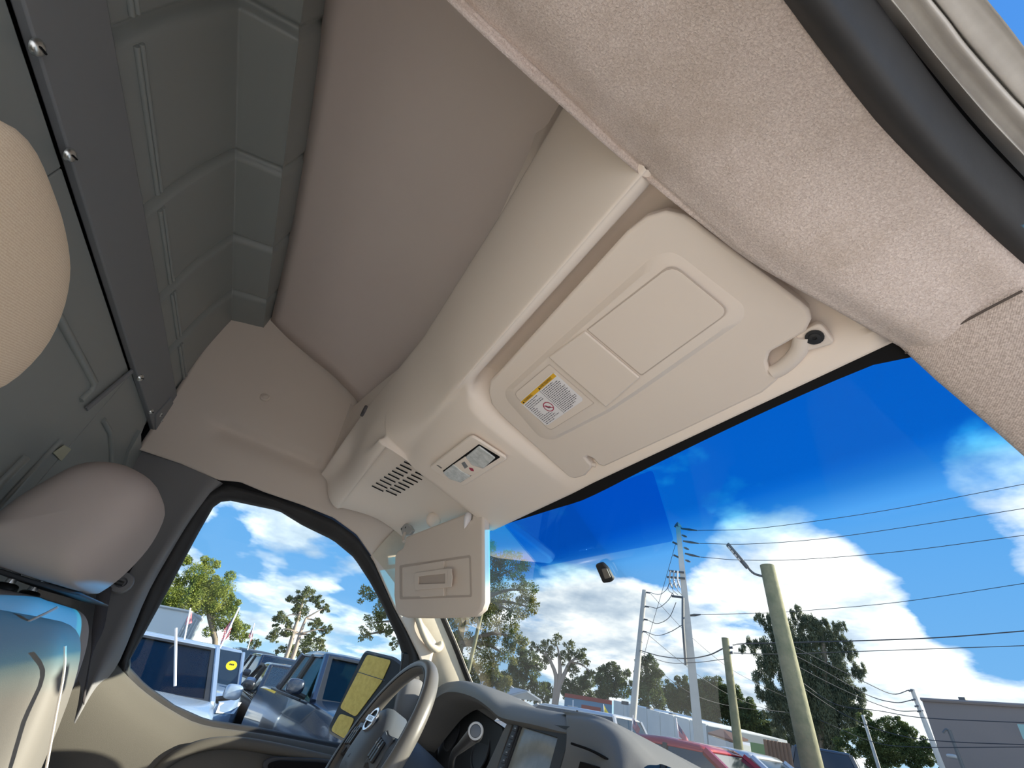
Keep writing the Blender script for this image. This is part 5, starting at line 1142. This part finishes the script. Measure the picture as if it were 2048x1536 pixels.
slab('end_bay', [Vector((wb.x, wb.y, 0)) + dw.normalized() * 0.02, Vector((wb.x, wb.y, 0)) + dw.normalized() * 1.2 + nb * 0.4, Vector((wb.x, wb.y, wb.z - 0.1)) + dw.normalized() * 1.2 + nb * 0.4, Vector((wb.x, wb.y, wb.z - 0.05)) + dw.normalized() * 0.02], nb * 2.0, material('shaded grey end wall', (0.30, 0.34, 0.36), 0.85), wt)
for px in (1250, 1300, 1345):
    box('parapet_cap', PH(px, 1400 + (px - 1227) * 0.26, 27.5), (0.25, 0.25, 0.14), M_GREYM, wt)
# painted freight container
ca, cb2 = PH(1130, 1386, 33), PH(1224, 1401, 31)
ct = thing('freight_container', 'blue freight container with red and white blocks painted on it', 'container', (ca.x, ca.y, 0))
dc = Vector((cb2.x - ca.x, cb2.y - ca.y, 0)); nc_ = Vector((-dc.y, dc.x, 0)).normalized()
if nc_.dot(ca - CAM) < 0: nc_ = -nc_
C_B, C_R, C_W, C_D = (material(n_, c_, 0.6) for n_, c_ in (('container blue', (0.16, 0.34, 0.50)), ('container red', (0.42, 0.07, 0.06)), ('container white', (0.62, 0.64, 0.66)), ('container dark', (0.10, 0.12, 0.16))))
slab('container_box', [Vector((ca.x, ca.y, 0)), Vector((cb2.x, cb2.y, 0)), Vector((cb2.x, cb2.y, cb2.z)), Vector((ca.x, ca.y, ca.z))], nc_ * 2.4, C_B, ct)
for i, (u0, u1, v0, v1, m) in enumerate([(0.0, 0.15, .55, .7, C_D), (0.08, 0.3, .70, .80, C_W), (0.38, 0.78, .70, .85, C_R), (0.5, 0.7, .50, .66, C_W), (0.2, 0.42, .38, .58, C_D), (0.72, 1.0, .55, .66, C_W), (0.05, 0.35, .3, .38, C_W), (0.6, 0.95, .30, .42, C_D), (0, 1, .93, 1.0, C_R)]):
    o_ = Vector((ca.x, ca.y, 0)) - nc_ * 0.015
    zt = lambda u: ca.z + (cb2.z - ca.z) * u
    slab('painted_block', [o_ + dc * u0 + Vector((0, 0, zt(u0) * v0)), o_ + dc * u1 + Vector((0, 0, zt(u1) * v0)), o_ + dc * u1 + Vector((0, 0, zt(u1) * v1)), o_ + dc * u0 + Vector((0, 0, zt(u0) * v1))], nc_ * 0.012, m, ct)
# two carports
M_CANV = material('white carport sheeting', (0.55, 0.58, 0.60), 0.6)
M_CGREY = material('grey roof sheeting', (0.36, 0.40, 0.43), 0.6)
def carport(label, apex, l, r_, D, back_px):
    A, Lp, Rp = PH(*apex, D), PH(*l, D), PH(*r_, D); bk = PH(*back_px, D + 5) - A
    t = thing('carport', label, 'carport', (A.x, A.y, 0), None)
    up = Vector((0, 0, 0.06))
    for e_ in (Lp, Rp): slab('roof_sheet', [A, e_, e_ + bk, A + bk], up, M_CGREY, t)
    for e_ in (Lp, Rp): tube('gable_rail', [A - bk * 0.02, e_ - bk * 0.02], 0.05, M_CANV, t, n=6, spl=1)
    slab('gable_sheet', [A, Lp, Lp * 0.6 + Rp * 0.4 - Vector((0, 0, 0.05)), Rp], bk * 0.01, M_CANV, t)
    for e_ in (Lp, Rp): tube('post', [e_, Vector((e_.x, e_.y, 0))], 0.06, M_CANV, t, n=6, spl=1)
    for k in range(3):
        q = A * (1 - 0.3 * k) + (Lp * 0.5 + Rp * 0.5) * 0.3 * k
    return t
carport('left white gabled carport just above the dashboard hood', (1013, 1367), (985, 1378), (1036, 1384), 29, (952, 1362))
carport('right white gabled carport just above the dashboard hood', (1054, 1384), (1020, 1392), (1082, 1402), 22, (1030, 1378))
# taupe building
ta, tb = PH(1843, 1399, 21), PH(2060, 1413, 20)
tt_ = thing('metal_building', 'big plain taupe sided building at the right', 'building', (ta.x, ta.y, 0))
dt = Vector((tb.x - ta.x, tb.y - ta.y, 0)); nt_ = Vector((-dt.y, dt.x, 0)).normalized()
if nt_.dot(ta - CAM) < 0: nt_ = -nt_
slab('front_wall', [Vector((ta.x, ta.y, 0)), Vector((tb.x, tb.y, 0)) + dt * 0.6, Vector((tb.x, tb.y, tb.z)) + dt * 0.6, ta], nt_ * 6, M_TAUPE, tt_)
tube('roof_trim', [ta - nt_ * 0.03, tb - nt_ * 0.03 + dt * 0.6], 0.05, M_TAUPE, tt_, n=6, spl=1)
box('roof_vent', PH(1928, 1403, 21), (0.16, 0.16, 0.2), M_GREYM, tt_)
slab('sign_board', [PH(2034, 1448, 19.6), PH(2062, 1450, 19.6), PH(2062, 1482, 19.6), PH(2046, 1478, 19.6)], nt_ * 0.05, material('pale teal board', (0.25, 0.42, 0.42), 0.6), tt_)
lamp_ = PH(1906, 1513, 19.8); superbox('wall_lamp', lamp_, (0.26, 0.26, 0.10), M_LTGREY, tt_, e=0.7, nu=12, nv=8)
# slatted pallet fence and painted board low behind the street lamp
fa = PH(1532, 1492, 18); fb = PH(1578, 1500, 18)
pf = thing('slat_fence', 'brown wooden slat fence left of the street lamp foot', 'fence', (fa.x, fa.y, 0))
M_SLAT = material('reddish brown slats', (0.30, 0.19, 0.13), 0.85)
for k in range(7):
    q = fa * (1 - k / 6) + fb * (k / 6)
    box('slat', (q.x, q.y, (q.z + 0.2) / 2 + 0.1), (0.09, 0.05, q.z - 0.1), M_SLAT, pf)
for zz in (0.45, 0.95):
    tube('rail', [Vector((fa.x, fa.y, zz)), Vector((fb.x, fb.y, zz))], 0.04, M_SLAT, pf, n=4, spl=1)
pb1, pb2 = PH(1500, 1484, 19), PH(1534, 1491, 19)
mb_ = thing('painted_board', 'low board with faded colour bands left of the slat fence', 'board', (pb1.x, pb1.y, 0))
for k, c in enumerate([(0.30, 0.42, 0.20), (0.55, 0.50, 0.22), (0.20, 0.42, 0.44), (0.50, 0.24, 0.20)]):
    z1, z0 = pb1.z * (1 - 0.2 * k), pb1.z * (1 - 0.2 * (k + 1))
    slab('colour_band', [Vector((pb1.x, pb1.y, z0)), Vector((pb2.x, pb2.y, z0)), Vector((pb2.x, pb2.y, z1)), Vector((pb1.x, pb1.y, z1))], (0, 0.05, 0), material('faded band %d' % k, c, 0.8), mb_)
sh1, sh2 = PH(1416, 1470, 20), PH(1466, 1486, 19)
shd = thing('shed', 'low white shed with a rusty roof behind the short pole', 'shed', (sh1.x, sh1.y, 0))
slab('shed_wall', [Vector((sh1.x, sh1.y, 0)), Vector((sh2.x, sh2.y, 0)), sh2, sh1], (0.3, 2, 0), C_W, shd)
slab('shed_roof', [sh1 + Vector((0, 0, 0.02)), sh2 + Vector((0, 0, 0.02)), sh2 + Vector((0.1, 0.6, 0.12)), sh1 + Vector((0.1, 0.6, 0.2))], (0, 0, 0.05), material('rusty roof', (0.26, 0.15, 0.11), 0.8), shd)
# ------------------------------------------------------------------ vehicles of the lot
M_CGLASS = material('dark car glass', (0.015, 0.025, 0.035), 0.04, spec=0.8)
M_CGREEN = glass('green tinted car glass', (0.34, 0.44, 0.40), 0.05)
M_CCLEAR = glass('grey tinted car glass', (0.26, 0.33, 0.37), 0.05)
M_TYRE = material('tyre rubber', (0.015, 0.015, 0.016), 0.8)
M_RIM = material('alloy rim', (0.5, 0.5, 0.52), 0.3, metal=0.9)
M_LAMP = material('clear headlamp', (0.75, 0.78, 0.80), 0.08, spec=0.8, vary=(30, 0.6, (0.2, 0.2, 0.22)))
def paint(name, c): return material(name, c, 0.22, metal=0.35, spec=0.6, coat=0.6)
PAINTS = dict(silver=paint('ice silver paint', (0.36, 0.44, 0.56)), blue=paint('pale blue silver paint', (0.27, 0.36, 0.50)), black=paint('black paint', (0.018, 0.020, 0.026)), navy=paint('navy paint', (0.03, 0.042, 0.07)),
              grey=paint('slate paint', (0.06, 0.075, 0.10)), red=paint('deep red paint', (0.42, 0.012, 0.02)), white=paint('white paint', (0.66, 0.67, 0.68)))
SPEC = dict(suv=dict(L=4.8, W=1.96, H=1.80, belt=1.14, hood=1.08, wx0=.20, wx1=.03, rx1=-.40, rx0=-.47),
            van=dict(L=5.1, W=1.98, H=1.80, belt=1.22, hood=1.18, wx0=.28, wx1=.08, rx1=-.42, rx0=-.48),
            pickup=dict(L=5.6, W=2.02, H=1.92, belt=1.36, hood=1.34, wx0=.14, wx1=.03, rx1=-.20, rx0=-.23),
            sedan=dict(L=4.7, W=1.84, H=1.46, belt=0.95, hood=0.90, wx0=.20, wx1=.03, rx1=-.22, rx0=-.38),
            bus=dict(L=9.0, W=2.3, H=2.05, belt=1.20, hood=1.15, wx0=.44, wx1=.40, rx1=-.48, rx0=-.495))
def vehicle(name, label, kind, colour, pos, heading, scale=1.0, glass_m=None, cat='car', group=None):
    s = SPEC[kind]; L, W, H, belt, hood = (s[k] * scale for k in ('L', 'W', 'H', 'belt', 'hood')); hw = W / 2
    t = thing(name, label, cat, (pos[0], pos[1], 0), group); ch, sh = math.cos(heading), math.sin(heading)
    def wv(x, y, z): return Vector((pos[0] + x * ch - y * sh, pos[1] + x * sh + y * ch, z))
    pm_ = PAINTS[colour]; G = glass_m or M_CGLASS
    xw0, xw1, xr1, xr0 = (s[k] * L for k in ('wx0', 'wx1', 'rx1', 'rx0'))
    zb = 0.30 * scale
    stn = [(L / 2, zb + .12, hood * .62, .72), (L / 2 - .05, zb + .02, hood * .78, .86), (L / 2 - .22, zb, hood * .90, .95), (L / 2 - .6, zb, hood * .97, 1.0), (xw0 + .05, zb, hood * 1.02, 1.0), (xw0 - .25, zb, belt, 1.0), (0, zb, belt, 1.0), (xr1, zb, belt * 1.01, 1.0), (xr0 - .01, zb, belt * 1.0, .98), (-L / 2 + .12, zb + .02, belt * .97, .95), (-L / 2, zb + .14, belt * .80, .84)]
    stn = sorted(stn, key=lambda q: -q[0])
    half = lambda zb_, zt, k: [(0, zb_), (.86 * hw * k, zb_), (.985 * hw * k, zb_ + (zt - zb_) * .16), (1.0 * hw * k, zb_ + (zt - zb_) * .5), (.985 * hw * k, zb_ + (zt - zb_) * .78), (.93 * hw * k, zt - .035 * scale), (.86 * hw * k, zt), (0, zt + .03 * scale)]
    V = []; n = None
    for x, zb_, zt, k in stn:
        h = half(zb_, zt, k); sec = h + [(-y, z) for y, z in h[-2:0:-1]]; n = len(sec)
        V += [wv(x, y, z) for y, z in sec]
    F = grid_faces(len(stn), n, closed=True) + [tuple(range(n)), tuple((len(stn) - 1) * n + k for k in range(n))]
    obj('body', V, F, pm_, t, smooth=True, sharp=38)
    bw, tw = hw * .90, hw * .74; zt0 = H - .07 * scale
    # roof
    V = []; rs = [(xw1, 0), (xw1 - .15 * L * .3, .05), (xw1 * .5 + xr1 * .5, .07), (xr1 + .1, .055), (xr1, 0)]
    for x, dz in rs:
        V += [wv(x, y, zt0 + dz * scale * q + (0 if q else -0.02)) for y, q in ((-tw - .02, 0), (-tw + .06, .8), (-tw * .4, 1), (tw * .4, 1), (tw - .06, .8), (tw + .02, 0))]
    obj('roof', V, grid_faces(len(rs), 6), pm_, t, smooth=True, solid=0.03)
    B = lambda x, sgn, k=0: wv(x, sgn * bw, belt - .01)
    Tp_ = lambda x, sgn: wv(x, sgn * tw, zt0)
    def quad(nm, pts, m): 
        c = sum(pts, Vector()) / 4; q = [c + (p - c) * .97 for p in pts]; nn = (q[1] - q[0]).cross(q[3] - q[0]).normalized() * 0.012
        return slab(nm, q, nn, m, t)
    quad('windscreen', [wv(xw0, -bw * .98, hood * 1.0), wv(xw0, bw * .98, hood * 1.0), wv(xw1, tw, zt0), wv(xw1, -tw, zt0)], G)
    quad('rear_window', [wv(xr0, -bw * .94, belt), wv(xr0, bw * .94, belt), wv(xr1, tw * .96, zt0), wv(xr1, -tw * .96, zt0)], G)
    xm = (xw1 * .45 + xr1 * .55) if kind != 'pickup' else (xw1 * .5 + xr1 * .5)
    for sg in (-1, 1):
        quad('side_window', [B(xw0 - .12 * L * .6, sg), B(xm + .04, sg), Tp_(xm + .04, sg), Tp_(xw1 - .05, sg)], G)
        quad('side_window', [B(xm - .04, sg), B(xr0 + .12, sg), Tp_(xr1 + .05, sg), Tp_(xm - .04, sg)], G)
        tube('pillar', [wv(xw0, sg * bw, hood), wv(xw1, sg * tw, zt0)], .045 * scale, pm_, t, n=6, spl=1)
        tube('pillar', [B(xm, sg), Tp_(xm, sg)], .045 * scale, M_BLACK, t, n=6, spl=1)
        tube('pillar', [B(xr0 + .05, sg), Tp_(xr1, sg)], .055 * scale, pm_, t, n=6, spl=1)
        mc = wv(xw0 - .28, sg * (hw + .10), belt + .10 * scale)
        fw = Vector((ch, sh, 0)); sd_ = Vector((-sh, ch, 0))
        mo = superbox('wing_mirror', mc, (.13 * scale, .22 * scale, .17 * scale), pm_, t, axes=(fw, sd_, Vector((0, 0, 1))), e=.6, nu=14, nv=10)
        tube('mirror_stalk', [wv(xw0 - .28, sg * (hw - .06), belt), mc - Vector((0, 0, .06 * scale))], .03, M_BLACK, t, n=6, spl=1)
        hl = [wv(L / 2 - .10, sg * hw * .90, hood * .70), wv(L / 2 - .02, sg * hw * .56, hood * .68), wv(L / 2 - .10, sg * hw * .56, hood * .83), wv(L / 2 - .42, sg * hw * .98, hood * .86)]
        slab('headlamp', hl, fw * .05, M_LAMP, t, bevel=.01)
        for xx in (L * .31, -L * .30):
            wc_ = wv(xx, sg * (hw - .10), .34 * scale)
            lathe('wheel', [(.34 * scale, -.11), (.34 * scale, .10), (.30 * scale, .125), (.22 * scale, .125)], wc_, sd_ * sg, M_TYRE, t, n=18)
            lathe('rim', [(.23 * scale, .10), (.22 * scale, .128), (.06 * scale, .115), (0.0, .12)], wc_, sd_ * sg, M_RIM, t, n=14)
        tube('belt_trim', [wv(xw0 - .3, sg * hw * .985, belt - .03), wv(xr0, sg * hw * .985, belt - .02)], .014, M_BLACK, t, n=5, spl=1)
    gfw = Vector((ch, sh, 0))
    if glass_m:
        for sg in (-1, 1):
            superbox('car_seat', wv(xw1 - .35, sg * hw * .45, belt * .86), (.22, .5, belt * .75), M_DASHF, t, axes=(gfw, Vector((-sh, ch, 0)), Vector((0, 0, 1))), e=.4, nu=14, nv=10)
            superbox('car_headrest', wv(xw1 - .40, sg * hw * .45, belt * 1.30), (.12, .27, .2), M_DASHF, t, axes=(gfw, Vector((-sh, ch, 0)), Vector((0, 0, 1))), e=.5, nu=12, nv=8)
        slab('dash_shelf', [wv(xw0 - .05, -bw * .95, hood * .99), wv(xw0 - .05, bw * .95, hood * .99), wv(xw0 - .7, bw * .95, hood * .99), wv(xw0 - .7, -bw * .95, hood * .99)], (0, 0, -.06), M_DASHF, t)
        q0 = [wv(xw0, -bw * .98, hood), wv(xw0, bw * .98, hood), wv(xw1, tw, zt0), wv(xw1, -tw, zt0)]; qc = sum(q0, Vector()) / 4
        frame_slab('screen_border', q0, [qc + (p - qc) * .90 for p in q0], Vector((ch * .02, sh * .02, .015)), M_BLACK, t)
    slab('grille', [wv(L / 2 - .005, -hw * .52, hood * .55), wv(L / 2 - .005, hw * .52, hood * .55), wv(L / 2 - .06, hw * .50, hood * .80), wv(L / 2 - .06, -hw * .50, hood * .80)], gfw * .05, M_BLACK, t, bevel=.01)
    slab('bumper', [wv(L / 2 - .04, -hw * .82, zb + .05), wv(L / 2 - .04, hw * .82, zb + .05), wv(L / 2 - .04, hw * .80, zb + .22), wv(L / 2 - .04, -hw * .80, zb + .22)], gfw * .08, M_BLACK, t, bevel=.02)
    return t, wv
def place(px, py, D, z, lx, heading, kind, scale, ly=0.0):
    """stand a vehicle so that its local point (lx*L, ly*W/2) at height z lies on the sight line"""
    p = PH(px, py, D); L = SPEC[kind]['L'] * scale; hw = SPEC[kind]['W'] * scale / 2
    return (p.x - (lx * L * math.cos(heading) - ly * hw * math.sin(heading)), p.y - (lx * L * math.sin(heading) + ly * hw * math.cos(heading)))
def at_roof(name, label, kind, colour, px, py, D, heading, lx, ly, **kw):
    h = math.radians(heading); z = PH(px, py, D).z; sc_ = z / (SPEC[kind]['H'] - 0.02)
    sc_ = min(max(sc_, 0.85), 1.2)
    return vehicle(name, label, kind, colour, place(px, py, D, z, lx, h, kind, sc_, ly), h, sc_, **kw)
GRP = None
van1, wv1 = at_roof('parked_van', 'ice silver minivan facing the far window, nearest the door frame', 'van', 'silver', 432, 1291, 8.0, 4, .09, .70, glass_m=M_CCLEAR)
suv2, wv2 = at_roof('parked_suv', 'pale blue silver car with a round yellow sticker, half hidden by the minivan', 'suv', 'blue', 487, 1302, 13.6, 2, .03, .72)
# sticker on its windscreen
sc0 = PH(463, 1331, 12.55)
st_n = (CAM - sc0).normalized(); r, u, n = basis(st_n, (0, 0, 1))
slab('price_sticker', [sc0 + r * math.cos(k * math.pi / 10) * .105 + u * math.sin(k * math.pi / 10) * .085 for k in range(20)], n * .004, material('yellow sticker', (0.85, 0.66, 0.02), 0.4), suv2)
for k in range(3): box('sticker_print', sc0 + r * (-.035 + .032 * k) + u * .018 + n * .006, (.022, .026, .002), M_INK, suv2, axes=(r, u, n))
at_roof('parked_suv', 'dark car farthest down the row, with a pale windscreen edge', 'suv', 'grey', 524, 1303, 27.5, 7, .03, 0.1)
at_roof('parked_suv', 'navy car third from the big pickup along the dark row', 'suv', 'navy', 588, 1320, 19.6, 7, .03, 0.3)
at_roof('parked_sedan', 'low dark sedan tucked beside the big navy pickup', 'sedan', 'black', 618, 1341, 13.2, 4, .03, 0.1)
pk_, wvp = at_roof('parked_pickup', 'big navy pickup nearest the far window, its mirror towards the camera', 'pickup', 'navy', 662, 1306, 7.6, 7, .03, -.70, glass_m=M_CGREEN)
at_roof('red_sedan', 'deep red sedan behind the dashboard end', 'sedan', 'red', 1355, 1482, 9.2, 200, -.08, 0.0)
at_roof('white_sedan', 'white car between the red sedan and the slat fence', 'sedan', 'white', 1462, 1500, 12.5, 195, -.08, 0.0)
at_roof('parked_van', 'long dark blue van behind the street lamp foot', 'van', 'grey', 1650, 1502, 25, 118, -.1, 0.0)
at_roof('white_van', 'white van roof just above the centre of the dashboard', 'van', 'white', 1170, 1421, 17, 200, -.15, 0.0)
# white truck box behind the minivan
t0, t1, t2 = PH(230, 1196, 21), PH(382, 1224, 19.5), PH(404, 1241, 20.5)
tk = thing('truck_box', 'white box body of a truck behind the minivan', 'truck', (t1.x, t1.y, 0))
d0 = Vector((t0.x - t1.x, t0.y - t1.y, 0)); d2 = Vector((t2.x - t1.x, t2.y - t1.y, 0)); zt_ = t1.z
M_TRK = material('white truck skin', (0.70, 0.71, 0.70), 0.5)
o_ = Vector((t1.x, t1.y, 0))
slab('side_wall', [o_ + Vector((0, 0, .9)), o_ + d0 + Vector((0, 0, .9)), o_ + d0 + Vector((0, 0, t0.z)), o_ + Vector((0, 0, zt_))], d2 * .95, M_TRK, tk)
slab('end_wall', [o_ + Vector((0.02, 0.01, .9)), o_ + d2 + Vector((0.02, 0.01, .9)), o_ + d2 + Vector((0.02, 0.01, t2.z)), o_ + Vector((0.02, 0.01, zt_))], d0.normalized() * .05, M_LTGREY, tk)
for k in range(4):
    q = o_ + d2 * (.15 + .22 * k) + Vector((0.03, 0.02, 0)); tube('door_bar', [q + Vector((0, 0, 1.0)), q + Vector((0, 0, zt_ - .15))], .02, M_TRK, tk, n=5, spl=1)
tube('top_rail', [o_ + d0 + Vector((0, 0, t0.z)), o_ + Vector((0, 0, zt_)), o_ + d2 + Vector((0, 0, t2.z))], .05, M_LTGREY, tk, n=6, spl=1)
for s in (0.15, 0.75):
    lathe('wheel', [(.45, -.15), (.45, .15)], o_ + d0 * s + Vector((0, 0, .45)), d2, M_TYRE, tk, n=14)

# ------------------------------------------------------------------ flags
def flag_mat():
    m = bpy.data.materials.new('striped flag cloth'); m.use_nodes = True; nt = m.node_tree; b = nt.nodes['Principled BSDF']; b.inputs['Roughness'].default_value = .8
    uv = nt.nodes.new('ShaderNodeUVMap'); sp = nt.nodes.new('ShaderNodeSeparateXYZ'); nt.links.new(uv.outputs[0], sp.inputs[0])
    stripe = mathn(nt, 'GREATER_THAN', mathn(nt, 'FRACT', mathn(nt, 'MULTIPLY', sp.outputs[1], 6.5)), 0.5)
    col = mixc(nt, stripe, (0.55, 0.02, 0.05), (0.52, 0.51, 0.54))
    can = mathn(nt, 'MULTIPLY', mathn(nt, 'LESS_THAN', sp.outputs[0], 0.42), mathn(nt, 'GREATER_THAN', sp.outputs[1], 0.46))
    fx = mathn(nt, 'SUBTRACT', mathn(nt, 'FRACT', mathn(nt, 'MULTIPLY', sp.outputs[0], 14.0)), 0.5); fy = mathn(nt, 'SUBTRACT', mathn(nt, 'FRACT', mathn(nt, 'MULTIPLY', sp.outputs[1], 9.5)), 0.5)
    star = mathn(nt, 'LESS_THAN', mathn(nt, 'ADD', mathn(nt, 'MULTIPLY', fx, fx), mathn(nt, 'MULTIPLY', fy, fy)), 0.06)
    nt.links.new(mixc(nt, can, col, mixc(nt, star, (0.02, 0.03, 0.13), (0.5, 0.5, 0.55))), b.inputs['Base Color'])
    return m
FLAG = flag_mat(); M_YFLAG = material('yellow pennant cloth', (0.75, 0.60, 0.05), 0.8)
def flag(label, pole_top, pole_bot, corners, D, m=FLAG, r=.010, foot_z=None):
    a, b = PH(*pole_top, D), PH(*pole_bot, D); t = thing('small_flag', label, 'flag', b, None)
    tube('flag_pole', [b, a], r, M_LABELW, t, n=6, spl=1)
    if corners:
        q = [PH(x, y, D + 0.02) for x, y in corners]; nx, ny = 14, 9; V, UV = [], []
        nn = (q[1] - q[0]).cross(q[3] - q[0]).normalized()
        for j in range(ny):
            for i in range(nx):
                u, v = i / (nx - 1), j / (ny - 1)
                p = q[0] * (1 - u) * (1 - v) + q[1] * u * (1 - v) + q[2] * u * v + q[3] * (1 - u) * v
                V.append(p + nn * math.sin(u * 7 + v * 2) * 0.02 * (0.3 + u)); UV.append((u, 1 - v))
        F = grid_faces(ny, nx)
        o = obj('flag_cloth', V, F, m, t, smooth=True)
        lay = o.data.uv_layers.new(name='uv')
        for lp in o.data.loops: lay.data[lp.index].uv = UV[lp.vertex_index]
    return t
flag('striped flag over the middle of the minivan roof', (381, 1216), (366, 1292), [(380, 1220), (370, 1250), (384, 1246), (384, 1226)], 8.2)
flag('largest striped flag, at the minivan roof corner', (479, 1214), (440, 1296), [(471, 1230), (449, 1258), (440, 1290), (458, 1272)], 7.4)
flag('striped flag beyond the yellow stickered car', (509, 1246), (495, 1300), [(508, 1250), (497, 1272), (502, 1284), (506, 1270)], 11.5)
flag('partly hidden striped flag above the dark row of cars', (636, 1298), (626, 1322), [(635, 1300), (628, 1310), (632, 1318), (637, 1312)], 10.5)
flag('bare white flag rod before the minivan windscreen', (352, 1256), (350, 1372), None, 6.2, r=.014)
flag('striped flag at the foot of the leaning pole', (1266, 1430), (1262, 1478), [(1266, 1434), (1280, 1458), (1277, 1472), (1264, 1452)], 9.6)
flag('striped flag on the red sedan roof', (1352, 1436), (1362, 1506), [(1354, 1444), (1376, 1478), (1384, 1496), (1358, 1472)], 8.8)
flag('yellow pennant above the dashboard top', (1207, 1408), (1209, 1438), [(1208, 1410), (1218, 1428), (1222, 1438), (1209, 1434)], 16.6, m=M_YFLAG)
flag('thin white rod above the dashboard top', (1146, 1400), (1146, 1426), None, 16.8, r=.02)
